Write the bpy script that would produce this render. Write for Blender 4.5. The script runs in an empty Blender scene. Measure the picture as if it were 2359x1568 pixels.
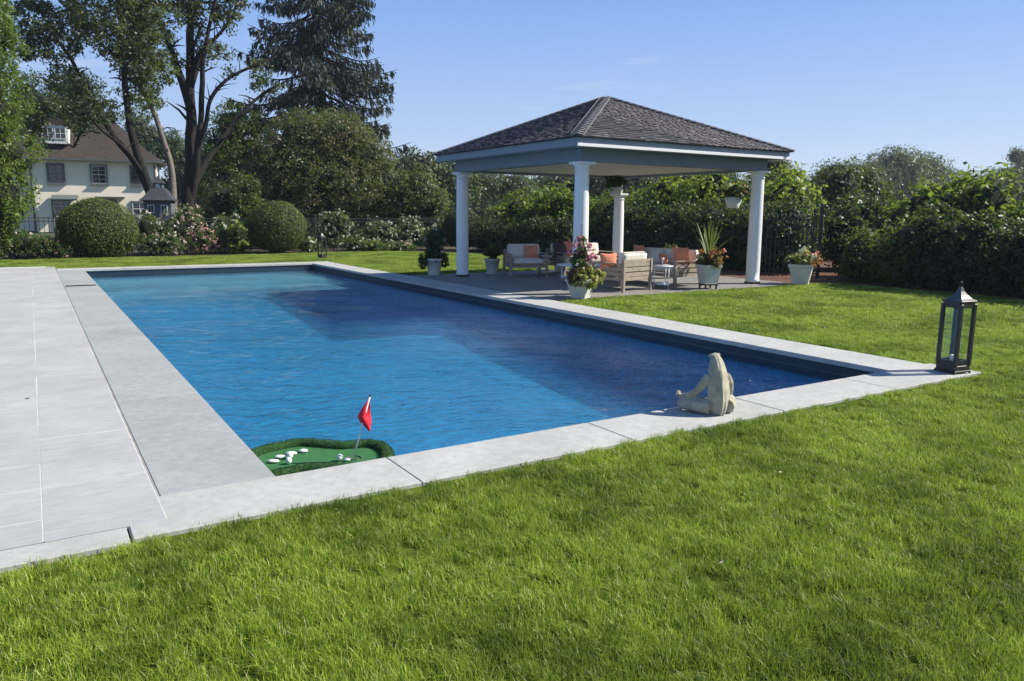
import bpy, bmesh, math, random
import numpy as np
from mathutils import Vector, Matrix, noise as mnoise

random.seed(7)
RNG = np.random.default_rng(11)
S = bpy.context.scene
COL = S.collection

# ------------------------------------------------------------------ camera
F_PX, PITCH, ROLL, YAW = 1750.98, 0.164632, 0.0071367, 0.560355
CX, CY, CH = -1.08165, -4.38096, 1.55
W0, H0 = 2358.0, 1568.0
_d = np.array([math.sin(YAW)*math.cos(PITCH), math.cos(YAW)*math.cos(PITCH), -math.sin(PITCH)])
_r = np.array([math.cos(YAW), -math.sin(YAW), 0.0]); _u = np.cross(_r, _d)
R2 = _r*math.cos(ROLL)+_u*math.sin(ROLL); U2 = -_r*math.sin(ROLL)+_u*math.cos(ROLL)
CAM = np.array([CX, CY, CH])
cam = bpy.data.cameras.new('camera'); camo = bpy.data.objects.new('camera', cam); COL.objects.link(camo)
cam.sensor_width = 36.0; cam.lens = F_PX/W0*36.0; cam.clip_start = 0.05; cam.clip_end = 3000
M = Matrix([[R2[0], U2[0], -_d[0], CX], [R2[1], U2[1], -_d[1], CY], [R2[2], U2[2], -_d[2], CH], [0, 0, 0, 1]])
camo.matrix_world = M
S.camera = camo

def ray(px, py):
    return _d*F_PX + R2*(px-W0/2) - U2*(py-H0/2)
def spot(px, py, Y):
    """point of the place seen in that direction at northing Y"""
    v = ray(px, py); t = (Y-CY)/v[1]; return CAM+v*t
def ground(px, py, z=0.0):
    v = ray(px, py); t = (z-CH)/v[2]; return CAM+v*t
def depth(P): return float((np.asarray(P)-CAM) @ _d)

# ------------------------------------------------------------------ light
SUN_AZ_DIR = (0.906, -0.423)           # horizontal direction towards the sun
SUN_EL = math.radians(40)
sd = Vector((SUN_AZ_DIR[0]*math.cos(SUN_EL), SUN_AZ_DIR[1]*math.cos(SUN_EL), math.sin(SUN_EL))).normalized()
sl = bpy.data.lights.new('sun', 'SUN'); sl.energy = 5.0; sl.angle = math.radians(0.5); sl.color = (1.0, 0.93, 0.80)
so = bpy.data.objects.new('sun', sl); COL.objects.link(so)
so.rotation_euler = sd.to_track_quat('Z', 'Y').to_euler(); so.location = (20, -10, 30)
w = bpy.data.worlds.new('World'); S.world = w; w.use_nodes = True
nt = w.node_tree; bg = nt.nodes['Background']
sky = nt.nodes.new('ShaderNodeTexSky'); sky.sky_type = 'NISHITA'; sky.sun_disc = False
sky.sun_elevation = SUN_EL
sky.sun_rotation = math.atan2(SUN_AZ_DIR[0], SUN_AZ_DIR[1])
sky.air_density = 1.0; sky.dust_density = 0.6; sky.ozone_density = 2.2; sky.altitude = 50
tcw = nt.nodes.new('ShaderNodeTexCoord'); sx = nt.nodes.new('ShaderNodeSeparateXYZ'); nt.links.new(tcw.outputs['Generated'], sx.inputs[0])
rp = nt.nodes.new('ShaderNodeValToRGB'); cr = rp.color_ramp; K_ = 4.5
for _ in range(3): cr.elements.new(.5)
for e, (p_, c_) in zip(cr.elements, [(0.0, (.66, .77, .92)), (.10, (.45, .60, .90)), (.27, (.205, .40, .87)), (.5, (.095, .25, .60)), (1.0, (.055, .15, .40))]): e.position = p_; e.color = (*c_, 1)
nt.links.new(sx.outputs[2], rp.inputs[0])
vm = nt.nodes.new('ShaderNodeMix'); vm.data_type = 'RGBA'; vm.blend_type = 'MULTIPLY'; vm.inputs[0].default_value = 1.0; nt.links.new(rp.outputs[0], vm.inputs[6]); vm.inputs[7].default_value = (K_, K_, K_, 1)
mxw = nt.nodes.new('ShaderNodeMix'); mxw.data_type = 'RGBA'; mxw.inputs[0].default_value = .92
nt.links.new(sky.outputs[0], mxw.inputs[6]); nt.links.new(vm.outputs[2], mxw.inputs[7]); 
mpw = nt.nodes.new('ShaderNodeMapping'); mpw.inputs['Scale'].default_value = (2.2, 2.2, 14); nt.links.new(tcw.outputs['Generated'], mpw.inputs[0])
nzw = nt.nodes.new('ShaderNodeTexNoise'); nzw.inputs['Scale'].default_value = 2.1; nzw.inputs['Detail'].default_value = 7; nzw.inputs['Roughness'].default_value = .62; nt.links.new(mpw.outputs[0], nzw.inputs['Vector'])
cw = nt.nodes.new('ShaderNodeMapRange'); cw.inputs['From Min'].default_value = .60; cw.inputs['From Max'].default_value = .80; cw.inputs['To Max'].default_value = .55; nt.links.new(nzw.outputs['Fac'], cw.inputs['Value'])
mxc = nt.nodes.new('ShaderNodeMix'); mxc.data_type = 'RGBA'; nt.links.new(cw.outputs[0], mxc.inputs[0]); nt.links.new(mxw.outputs[2], mxc.inputs[6]); mxc.inputs[7].default_value = (3.6, 3.8, 4.2, 1); nt.links.new(mxc.outputs[2], bg.inputs[0]); bg.inputs[1].default_value = 0.125
S.view_settings.view_transform = 'Standard'; S.view_settings.look = 'None'
S.view_settings.exposure = 0.8; S.view_settings.gamma = 1.0; S.view_settings.use_curve_mapping = False
S.render.engine = 'CYCLES'
S.cycles.max_bounces = 8; S.cycles.transparent_max_bounces = 16; S.cycles.diffuse_bounces = 3
S.cycles.volume_bounces = 0
S.cycles.sample_clamp_indirect = 6.0

# ------------------------------------------------------------------ materials
def lin(r, g, b):
    f = lambda c: ((c/255+0.055)/1.055)**2.4 if c/255 > 0.04045 else c/255/12.92
    return (f(r), f(g), f(b), 1)
class N:
    def __init__(s, name):
        s.m = bpy.data.materials.new(name); s.m.use_nodes = True; s.t = s.m.node_tree
        s.t.nodes.clear(); s.out = s.n('ShaderNodeOutputMaterial')
    def n(s, typ, **kw):
        o = s.t.nodes.new(typ)
        for k, v in kw.items(): setattr(o, k, v)
        return o
    def l(s, a, b): s.t.links.new(a, b)
    def noise(s, scale, detail=4, rough=.55, coord='Object', stretch=None, vec=None):
        if vec is None:
            if coord == 'World': c = s.n('ShaderNodeNewGeometry').outputs['Position']
            else: c = s.n('ShaderNodeTexCoord').outputs[coord]
        else: c = vec
        if stretch:
            mp = s.n('ShaderNodeMapping'); mp.inputs['Scale'].default_value = stretch; s.l(c, mp.inputs[0]); c = mp.outputs[0]
        t = s.n('ShaderNodeTexNoise'); t.inputs['Scale'].default_value = scale; t.inputs['Detail'].default_value = detail
        t.inputs['Roughness'].default_value = rough; s.l(c, t.inputs['Vector']); return t.outputs['Fac']
    def ramp(s, fac, stops):
        r = s.n('ShaderNodeValToRGB'); cr = r.color_ramp
        while len(cr.elements) < len(stops): cr.elements.new(0.5)
        for e, (p, c) in zip(cr.elements, stops): e.position = p; e.color = c if len(c) == 4 else (*c, 1)
        s.l(fac, r.inputs[0]); return r.outputs[0]
    def mix(s, fac, a, b, blend='MIX'):
        x = s.n('ShaderNodeMix', data_type='RGBA', blend_type=blend)
        for i, v in ((0, fac), (6, a), (7, b)):
            if hasattr(v, 'links'): s.l(v, x.inputs[i])
            else: x.inputs[i].default_value = v if i == 0 else (v if len(v) == 4 else (*v, 1))
        return x.outputs[2]
    def math(s, op, a, b=0.0, clamp=False):
        x = s.n('ShaderNodeMath', operation=op, use_clamp=clamp)
        for i, v in ((0, a), (1, b)):
            if hasattr(v, 'links'): s.l(v, x.inputs[i])
            else: x.inputs[i].default_value = v
        return x.outputs[0]
    def schlick(s, normal, f0):
        g = s.n('ShaderNodeNewGeometry'); d = s.n('ShaderNodeVectorMath', operation='DOT_PRODUCT')
        s.l(normal if normal is not None else g.outputs['Normal'], d.inputs[0]); s.l(g.outputs['Incoming'], d.inputs[1])
        c = s.math('SUBTRACT', 1.0, s.math('ABSOLUTE', d.outputs['Value']), True)
        return s.math('ADD', s.math('MULTIPLY', s.math('POWER', c, 5.0), 1-f0), f0, True)
    def bump(s, h, strength=.3, dist=.01):
        b = s.n('ShaderNodeBump'); b.inputs['Strength'].default_value = strength; b.inputs['Distance'].default_value = dist
        s.l(h, b.inputs['Height']); return b.outputs[0]
    def bsdf(s, color, rough=.6, normal=None, spec=.4, metallic=0, connect=True):
        p = s.n('ShaderNodeBsdfPrincipled')
        if hasattr(color, 'links'): s.l(color, p.inputs['Base Color'])
        else: p.inputs['Base Color'].default_value = color if len(color) == 4 else (*color, 1)
        if hasattr(rough, 'links'): s.l(rough, p.inputs['Roughness'])
        else: p.inputs['Roughness'].default_value = rough
        p.inputs['Specular IOR Level'].default_value = spec; p.inputs['Metallic'].default_value = metallic
        if normal is not None: s.l(normal, p.inputs['Normal'])
        if connect: s.l(p.outputs[0], s.out.inputs[0])
        return p.outputs[0]

def m_simple(name, c, rough=.6, var=.25, scale=6, bump=.15, spec=.35, metallic=0, coord='Object', bd=.004, fine=60):
    k = N(name); n1 = k.noise(scale, coord=coord); n2 = k.noise(fine, coord=coord, detail=3)
    lo = tuple(x*(1-var) for x in c[:3]); hi = tuple(min(1, x*(1+var)) for x in c[:3])
    col = k.ramp(n1, [(.3, lo), (.7, hi)])
    col = k.mix(k.math('MULTIPLY', n2, .3), col, tuple(x*.75 for x in c[:3]))
    k.bsdf(col, rough, k.bump(n2, bump, bd), spec, metallic); return k.m

def m_leaf(name, c1, c2, c3=None, trans=.35, rough=.5, spec=.35, big=1.2, patch=None):
    k = N(name)
    a = k.n('ShaderNodeAttribute', attribute_name='tone').outputs['Fac']
    st = [(0, c1), (.75, c2), (1, c3 or c2)]
    col = k.ramp(a, st)
    n = k.noise(big, detail=3, coord='World')
    if patch: col = k.mix(k.math('MULTIPLY', k.math('SUBTRACT', n, .42, True), 4, True), col, patch)
    else: col = k.mix(n, col, tuple(x*.65 for x in c1[:3]), 'MIX')
    b = k.bsdf(col, rough, None, spec, connect=False)
    t = k.n('ShaderNodeBsdfTranslucent')
    k.l(k.mix(.6, col, (.30, .42, .05), 'MIX'), t.inputs[0])
    mx = k.n('ShaderNodeMixShader'); mx.inputs[0].default_value = trans
    k.l(b, mx.inputs[1]); k.l(t.outputs[0], mx.inputs[2]); k.l(mx.outputs[0], k.out.inputs[0]); return k.m

MAT = {}
def build_mats():
    # coping / paver stone, tone varies per stone
    def stone(name, c, warm, rough=.75, streak=(1, 1, 1)):
        k = N(name)
        rnd = k.n('ShaderNodeObjectInfo').outputs['Random']
        n1 = k.noise(1.3, 6, .7, 'World'); n2 = k.noise(14, 6, .7, 'World', stretch=streak); n3 = k.noise(140, 3, .6, 'World')
        col = k.ramp(n1, [(.32, tuple(x*.80 for x in c)), (.68, tuple(x*1.14 for x in c))])
        col = k.mix(k.math('MULTIPLY', rnd, .45), col, warm)
        col = k.mix(k.math('MULTIPLY', k.math('SUBTRACT', n2, .47, True), 2.6, True), col, tuple(x*.70 for x in c)); col = k.mix(k.math('MULTIPLY', k.math('SUBTRACT', .44, n2, True), 3.0, True), col, tuple(min(1, x*1.35) for x in c))
        col = k.mix(k.math('MULTIPLY', n3, .30), col, tuple(x*.55 for x in c))
        sp = k.noise(3.1, 2, .5, 'World'); sp2 = k.math('GREATER_THAN', sp, .74)
        col = k.mix(k.math('MULTIPLY', sp2, .25), col, tuple(x*.5 for x in c))
        h = k.math('ADD', k.math('MULTIPLY', n2, .7), k.math('MULTIPLY', n3, .3))
        k.bsdf(col, rough, k.bump(h, .35, .006), .25); return k.m
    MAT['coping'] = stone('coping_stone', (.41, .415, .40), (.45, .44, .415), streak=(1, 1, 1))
    MAT['coping_left'] = stone('coping_stone_darker_grey', (.32, .335, .335), (.35, .36, .35), streak=(1, 1, 1))  # stones along the left edge are a darker grey
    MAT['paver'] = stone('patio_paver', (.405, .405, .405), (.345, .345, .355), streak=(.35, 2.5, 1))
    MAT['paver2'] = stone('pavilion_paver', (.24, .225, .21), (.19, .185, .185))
    MAT['mortar'] = m_simple('mortar', (.50, .50, .49), .9, .1)
    MAT['joint'] = m_simple('joint_mortar', (.28, .27, .245), .9, .2)
    MAT['soil'] = m_simple('soil', (.06, .05, .028), .95, .35, 3, .6, coord='Object', bd=.02)
    MAT['mulch'] = m_simple('mulch', (.16, .075, .05), .95, .6, 25, 1.0, bd=.03, fine=90)
    MAT['concrete'] = m_simple('pool_wall', (.05, .09, .14), .7, .2)
    # pool plaster: pebble mottling, with ripple light put into its colour contrast
    k = N('pool_plaster'); n1 = k.noise(.5, 5, .6, 'World'); n2 = k.noise(8, 6, .7, 'World', stretch=(.8, 1.3, 1)); n3 = k.noise(4.5, 4, .6, 'World')
    col = k.ramp(n1, [(.3, (.012, .17, .36)), (.7, (.026, .25, .46))])
    col = k.mix(k.math('MULTIPLY', n3, .6), col, (.055, .42, .64))
    col = k.mix(k.math('MULTIPLY', k.math('SUBTRACT', n2, .44, True), 3.2, True), col, (.004, .07, .19))
    k.bsdf(col, .8, k.bump(n2, .3, .01), .2); MAT['plaster'] = k.m
    MAT['shelf'] = m_simple('pool_shelf_plaster', (.16, .37, .46), .8, .12, 2, .1)
    # waterline tile
    k = N('waterline_tile'); n = k.noise(14, 3, .5, 'World'); rnd = k.n('ShaderNodeObjectInfo').outputs['Random']
    col = k.ramp(n, [(.3, (.008, .022, .045)), (.7, (.016, .036, .06))]); col = k.mix(k.math('MULTIPLY', rnd, .4), col, (.02, .035, .05))
    k.bsdf(col, .5, None, .3); MAT['tile'] = k.m
    MAT['grout'] = m_simple('grout_line', (.13, .14, .11), .9, .2)
    # water
    k = N('pool_water')
    pos = k.n('ShaderNodeNewGeometry').outputs['Position']
    n1 = k.noise(2.4, 3, .55, vec=pos, stretch=(.75, 1.1, 1)); n2 = k.noise(9, 3, .6, vec=pos, stretch=(.8, 1.15, 1)); n3 = k.noise(30, 2, .5, vec=pos)
    n0 = k.noise(.28, 2, .5, vec=pos); amp = k.math('ADD', k.math('MULTIPLY', k.math('SUBTRACT', n0, .35, True), 3.0, True), .45)
    h = k.math('ADD', k.math('MULTIPLY', n1, .38), k.math('ADD', k.math('MULTIPLY', n2, .60), k.math('MULTIPLY', n3, .17)))
    h = k.math('MULTIPLY', h, amp)
    bn = k.bump(h, 1.0, .082)
    fr = k.schlick(bn, .02)
    gl = k.n('ShaderNodeBsdfGlossy'); gl.inputs['Roughness'].default_value = .03; gl.inputs['Color'].default_value = (1, 1, 1, 1); k.l(bn, gl.inputs['Normal'])
    tr_ = k.n('ShaderNodeBsdfTransparent'); tr_.inputs[0].default_value = (.84, .97, 1, 1)
    rf = k.n('ShaderNodeBsdfRefraction'); rf.inputs['Color'].default_value = (.84, .97, 1, 1); rf.inputs['Roughness'].default_value = .02; rf.inputs['IOR'].default_value = 1.045; k.l(bn, rf.inputs['Normal'])
    tr = k.n('ShaderNodeMixShader'); tr.inputs[0].default_value = .42; k.l(tr_.outputs[0], tr.inputs[1]); k.l(rf.outputs[0], tr.inputs[2])
    mx = k.n('ShaderNodeMixShader'); k.l(fr, mx.inputs[0]); k.l(tr.outputs[0], mx.inputs[1]); k.l(gl.outputs[0], mx.inputs[2]); k.l(mx.outputs[0], k.out.inputs[0])
    MAT['water'] = k.m
    # grass blades
    def grass(name, a, b, c, dry, trans):
        k = N(name)
        rnd = k.n('ShaderNodeObjectInfo').outputs['Random']; tone = k.n('ShaderNodeAttribute', attribute_name='tone').outputs['Fac']
        pos = k.n('ShaderNodeNewGeometry').outputs['Position']
        p1 = k.noise(.9, 4, .6, vec=pos); p2 = k.noise(6, 3, .6, vec=pos)
        col = k.ramp(tone, [(0, a), (.5, b), (.9, c), (1, dry)])
        col = k.mix(k.math('MULTIPLY', k.math('SUBTRACT', p1, .45, True), 5.5, True), col, tuple(x*.52 for x in a))
        col = k.mix(k.math('MULTIPLY', k.math('SUBTRACT', p2, .5, True), 2.5, True), col, c)
        col = k.mix(k.math('MULTIPLY', rnd, .35), col, tuple(x*.6 for x in a))
        s1 = k.bsdf(col, .42, None, .45, connect=False)
        t = k.n('ShaderNodeBsdfTranslucent'); k.l(k.mix(.5, col, (.27, .42, .045)), t.inputs[0])
        mx = k.n('ShaderNodeMixShader'); mx.inputs[0].default_value = trans
        k.l(s1, mx.inputs[1]); k.l(t.outputs[0], mx.inputs[2]); k.l(mx.outputs[0], k.out.inputs[0]); return k.m
    MAT['grass'] = grass('grass_blade', (.13, .22, .020), (.33, .45, .038), (.62, .70, .11), (.75, .68, .42), .46)
    MAT['turf'] = m_simple('lawn_soil', (.075, .105, .016), 1.0, .4, 8, .5, spec=.0, coord='Object', bd=.02)
    # foliage
    MAT['lf_bright'] = m_leaf('leaf_bright', (.08, .15, .018), (.21, .30, .04), (.40, .44, .10), .45)
    MAT['lf_arbor'] = m_leaf('leaf_arborvitae', (.05, .11, .012), (.14, .21, .025), (.22, .26, .05), .3, big=2.5)
    MAT['lf_maple'] = m_leaf('leaf_maple', (.022, .040, .018), (.065, .095, .042), (.20, .24, .14), .3, spec=.5)
    MAT['lf_spruce'] = m_leaf('needle_spruce', (.010, .022, .022), (.026, .050, .048), (.075, .105, .10), .08, .6)
    MAT['lf_crab'] = m_leaf('leaf_crabapple', (.032, .045, .016), (.085, .10, .035), (.17, .165, .075), .3, spec=.4, big=.9, patch=(.105, .075, .038))
    MAT['lf_box'] = m_leaf('leaf_boxwood', (.06, .095, .018), (.15, .19, .035), (.26, .29, .07), .25, big=3)
    MAT['lf_dark'] = m_leaf('leaf_dark', (.014, .034, .016), (.040, .074, .028), (.09, .135, .05), .25)
    MAT['lf_mid'] = m_leaf('leaf_mid', (.035, .065, .018), (.08, .13, .032), (.17, .22, .08), .35)
    MAT['lf_grey'] = m_leaf('leaf_greygreen', (.05, .08, .033), (.13, .18, .07), (.28, .34, .15), .38)
    MAT['lf_far'] = m_leaf('leaf_far', (.035, .065, .035), (.075, .12, .06), (.13, .19, .09), .25, big=.3)
    MAT['lf_lime'] = m_leaf('leaf_lime', (.14, .22, .02), (.38, .45, .06), (.65, .62, .16), .45)
    MAT['lf_yellow'] = m_leaf('leaf_variegated', (.30, .30, .08), (.55, .50, .18), (.75, .70, .40), .4)
    MAT['lf_purple'] = m_leaf('leaf_purple', (.05, .02, .025), (.12, .05, .05), (.22, .10, .08), .3)
    MAT['core'] = m_simple('dark_shade_core', (.008, .012, .006), .95, .4, 6, .6, bd=.03)  # near-black solid that puts the shade between leaves into its colour
    MAT['core_green'] = m_simple('foliage_shade_core', (.012, .020, .007), .95, .4, 9, .8, bd=.03)  # dark green solid painting the shaded gaps inside crowns and hedges
    def petal(name, a, b):
        return m_leaf(name, a, b, b, .3, .5, .3, patch=None)
    MAT['fl_white'] = petal('petal_white', (.62, .60, .52), (.85, .83, .76))
    MAT['fl_pink'] = petal('petal_pink', (.60, .25, .32), (.80, .48, .52))
    MAT['fl_palepink'] = petal('petal_palepink', (.60, .42, .42), (.80, .68, .66))
    MAT['fl_magenta'] = petal('petal_magenta', (.55, .12, .28), (.78, .32, .48))
    MAT['fl_coral'] = petal('petal_coral', (.55, .12, .07), (.75, .28, .20))
    MAT['fl_red'] = petal('petal_red', (.30, .02, .03), (.48, .06, .06))
    MAT['bark'] = m_simple('bark', (.013, .011, .010), .9, .5, 5, .9, bd=.03, fine=30)
    MAT['bark_pale'] = m_simple('bark_pale', (.16, .14, .12), .9, .4, 5, .8, bd=.03, fine=30)
    # buildings
    MAT['white'] = m_simple('white_paint', (.74, .75, .76), .45, .04, 3, .05)
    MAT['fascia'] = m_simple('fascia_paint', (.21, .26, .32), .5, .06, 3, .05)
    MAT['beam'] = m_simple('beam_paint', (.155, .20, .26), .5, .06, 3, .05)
    MAT['soffit'] = m_simple('ceiling_boards', (.62, .60, .52), .6, .06, 3, .08)
    k = N('wood_shingle')
    rnd = k.n('ShaderNodeObjectInfo').outputs['Random']; isl = k.n('ShaderNodeAttribute', attribute_name='tone').outputs['Fac']
    v = k.math('FRACT', k.math('ADD', rnd, isl))
    col = k.ramp(v, [(0, (.062, .060, .072)), (.45, (.088, .083, .098)), (.8, (.12, .11, .122)), (1, (.17, .155, .165))])
    n = k.noise(9, 4, .6, 'World'); col = k.mix(k.math('MULTIPLY', n, .5), col, (.06, .055, .062))
    n2 = k.noise(70, 3, .5, 'World'); k.bsdf(col, .8, k.bump(n2, .5, .005), .25); MAT['shingle'] = k.m
    MAT['hipcap'] = m_simple('hip_cap', (.125, .118, .128), .7, .3, 9, .4)
    MAT['hiplight'] = m_simple('hip_highlight_paint', (.21, .205, .215), .6, .2)  # pale tone paints the sun's highlight along the hips
    MAT['teak'] = m_simple('weathered_teak', (.30, .25, .20), .7, .25, 12, .3)
    MAT['cushion'] = m_simple('cushion_fabric', (.66, .62, .55), .9, .06, 5, .3, bd=.003, fine=200)
    MAT['coral'] = m_simple('coral_fabric', (.66, .25, .15), .9, .18, 8, .3, bd=.003, fine=200)
    MAT['charcoal'] = m_simple('charcoal_fabric', (.07, .05, .05), .9, .2)
    MAT['pot'] = m_simple('planter_stone', (.58, .58, .53), .7, .12, 4, .25, bd=.005)
    MAT['metal'] = m_simple('black_metal', (.022, .022, .024), .38, .2, 8, .05, spec=.5)
    MAT['metaltop'] = m_simple('worn_metal_roof', (.07, .07, .07), .45, .3, 8, .05, spec=.6, metallic=.15)
    MAT['iron'] = m_simple('fence_iron', (.03, .032, .034), .5, .2)
    MAT['candle'] = m_simple('candle_wax', (.72, .70, .62), .5, .05)
    k = N('clear_glass'); g = k.n('ShaderNodeBsdfGlossy'); g.inputs['Roughness'].default_value = .02
    t = k.n('ShaderNodeBsdfTransparent'); t.inputs[0].default_value = (.975, .985, .98, 1); f = k.schlick(None, .04)
    mx = k.n('ShaderNodeMixShader'); k.l(f, mx.inputs[0]); k.l(t.outputs[0], mx.inputs[1]); k.l(g.outputs[0], mx.inputs[2]); k.l(mx.outputs[0], k.out.inputs[0]); MAT['glass'] = k.m
    k = N('window_glass'); k.bsdf((.02, .025, .028, 1), .06, None, .8); MAT['pane'] = k.m
    MAT['statue'] = m_simple('carved_stone', (.36, .345, .265), .9, .3, 14, .8, bd=.008, fine=120)
    MAT['astro'] = m_simple('float_turf', (.03, .13, .04), .85, .2, 20, .6, bd=.004, fine=250)
    MAT['astro_rim'] = m_simple('float_rim_turf', (.025, .085, .022), .9, .4, 30, 1.0, bd=.008, fine=180)
    MAT['ball'] = m_simple('white_plastic', (.82, .84, .80), .4, .03)
    MAT['flag'] = m_simple('red_cloth', (.62, .015, .04), .6, .12, 9, .2)
    MAT['black'] = m_simple('black_plastic', (.012, .012, .012), .5, .1)
    MAT['stucco'] = m_simple('cream_stucco', (.84, .76, .63), .85, .07, .8, .3, bd=.01)
    MAT['h_trim'] = m_simple('grey_green_trim', (.10, .12, .12), .6, .1)
    MAT['h_white'] = m_simple('white_sash', (.62, .64, .62), .5, .05)
    k = N('brown_roof'); tc = k.n('ShaderNodeTexCoord').outputs['Object']
    wv = k.n('ShaderNodeTexBrick'); wv.inputs['Scale'].default_value = 1; wv.inputs['Brick Width'].default_value = .3; wv.inputs['Row Height'].default_value = .2
    wv.inputs['Mortar Size'].default_value = .012; wv.inputs['Color1'].default_value = (.034, .026, .021, 1); wv.inputs['Color2'].default_value = (.058, .042, .033, 1); wv.inputs['Mortar'].default_value = (.025, .02, .015, 1)
    mp = k.n('ShaderNodeMapping'); mp.inputs['Rotation'].default_value = (math.radians(90), 0, 0); k.l(tc, mp.inputs[0]); k.l(mp.outputs[0], wv.inputs[0])
    n = k.noise(2, 4); col = k.mix(k.math('MULTIPLY', n, .6), wv.outputs[0], (.028, .027, .022)); k.bsdf(col, .9, k.bump(wv.outputs[1], .4, .02)); MAT['h_roof'] = k.m
    MAT['slate'] = m_simple('dark_slate', (.045, .05, .06), .7, .3)
    MAT['play_wall'] = m_simple('grey_clapboard', (.10, .12, .14), .7, .15)
    MAT['ground'] = m_simple('rough_ground', (.05, .075, .02), .95, .4, .3, .5, bd=.05)
    MAT['dryleaf'] = m_simple('dry_leaf', (.42, .38, .27), .8, .2)
    MAT['paper'] = m_simple('book_paper', (.6, .6, .62), .7, .1)
build_mats()

# ------------------------------------------------------------------ mesh helpers
def fast_mesh(name, V, Fc, mats, tone=None, midx=None, smooth=False):
    """V (n,3) array, Fc (m,k) array"""
    me = bpy.data.meshes.new(name); V = np.asarray(V, dtype=np.float32); Fc = np.asarray(Fc, dtype=np.int32)
    m, k = Fc.shape
    me.vertices.add(len(V)); me.vertices.foreach_set('co', V.ravel())
    me.loops.add(m*k); me.loops.foreach_set('vertex_index', Fc.ravel())
    me.polygons.add(m); me.polygons.foreach_set('loop_start', np.arange(0, m*k, k, dtype=np.int32))
    for q in (mats if isinstance(mats, (list, tuple)) else [mats]): me.materials.append(q)
    if midx is not None: me.polygons.foreach_set('material_index', np.asarray(midx, dtype=np.int32))
    me.update(calc_edges=True)
    if tone is not None:
        a = me.attributes.new('tone', 'FLOAT', 'FACE'); a.data.foreach_set('value', np.asarray(tone, dtype=np.float32))
    if smooth: me.polygons.foreach_set('use_smooth', np.ones(m, dtype=bool))
    return me

class MB:
    def __init__(s): s.v = []; s.f = []; s.mi = []; s.mats = []; s.sm = []
    def _m(s, mat):
        if mat not in s.mats: s.mats.append(mat)
        return s.mats.index(mat)
    def add(s, vs, fs, mat, smooth=False):
        o = len(s.v); s.v += [tuple(v) for v in vs]; i = s._m(mat)
        for f in fs: s.f.append([o+q for q in f]); s.mi.append(i); s.sm.append(smooth)
    def box(s, c, size, mat, rot=0.0, bevel=0.0, tilt=None):
        bm = bmesh.new(); bmesh.ops.create_cube(bm, size=1.0)
        bmesh.ops.scale(bm, vec=size, verts=bm.verts)
        if bevel > 0: bmesh.ops.bevel(bm, geom=bm.edges[:], offset=bevel, segments=1, affect='EDGES')
        X = Matrix.Translation(c) @ Matrix.Rotation(rot, 4, 'Z')
        if tilt: X = X @ Matrix.Rotation(tilt[1], 4, tilt[0])
        s.bm(bm, mat, X)
    def bm(s, bm, mat, X=Matrix(), smooth=False):
        bm.verts.ensure_lookup_table(); bm.verts.index_update()
        s.add([X @ v.co for v in bm.verts], [[v.index for v in f.verts] for f in bm.faces], mat, smooth); bm.free()
    def ell(s, c, r, mat, u=16, v=10, smooth=True, fn=None):
        bm = bmesh.new(); bmesh.ops.create_uvsphere(bm, u_segments=u, v_segments=v, radius=1.0)
        for q in bm.verts:
            p = Vector((q.co.x*r[0], q.co.y*r[1], q.co.z*r[2])); q.co = fn(p) if fn else p
        s.bm(bm, mat, Matrix.Translation(c), smooth)
    def lathe(s, prof, mat, c=(0, 0, 0), n=24, square=False, smooth=True, cap=True):
        vs = []; fs = []
        for (r, z) in prof:
            for i in range(n):
                a = 2*math.pi*(i+.5)/n
                if square:
                    k = 1/max(abs(math.cos(a)), abs(math.sin(a))); vs.append((c[0]+r*k*math.cos(a), c[1]+r*k*math.sin(a), c[2]+z))
                else: vs.append((c[0]+r*math.cos(a), c[1]+r*math.sin(a), c[2]+z))
        for j in range(len(prof)-1):
            for i in range(n): fs.append([j*n+i, j*n+(i+1) % n, (j+1)*n+(i+1) % n, (j+1)*n+i])
        if cap: fs.append(list(range(n))[::-1]); fs.append([(len(prof)-1)*n+i for i in range(n)])
        s.add(vs, fs, mat, smooth)
    def tube(s, path, rad, mat, n=8, wob=0.0):
        vs = []; fs = []; L = len(path)
        for j in range(L):
            p = Vector(path[j]); t = (Vector(path[min(j+1, L-1)])-Vector(path[max(j-1, 0)]))
            if t.length < 1e-9: t = Vector((0, 0, 1))
            t.normalize(); a = t.orthogonal() if j == 0 else (a - t*a.dot(t))
            a.normalize(); b = t.cross(a); r = rad[j] if hasattr(rad, '__len__') else rad
            for i in range(n):
                th = 2*math.pi*i/n; q = r*(1+wob*math.sin(3*th+j*.7+i))
                vs.append(p + a*math.cos(th)*q + b*math.sin(th)*q)
        for j in range(L-1):
            for i in range(n): fs.append([j*n+i, j*n+(i+1) % n, (j+1)*n+(i+1) % n, (j+1)*n+i])
        fs.append(list(range(n))[::-1]); fs.append([(L-1)*n+i for i in range(n)])
        s.add(vs, fs, mat, True)
    def build(s, name, parent=None, **kw):
        me = bpy.data.meshes.new(name); me.from_pydata(s.v, [], s.f); me.update()
        for m in s.mats: me.materials.append(MAT[m])
        me.polygons.foreach_set('material_index', s.mi); me.polygons.foreach_set('use_smooth', s.sm)
        return link(name, me, parent, **kw)

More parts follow.
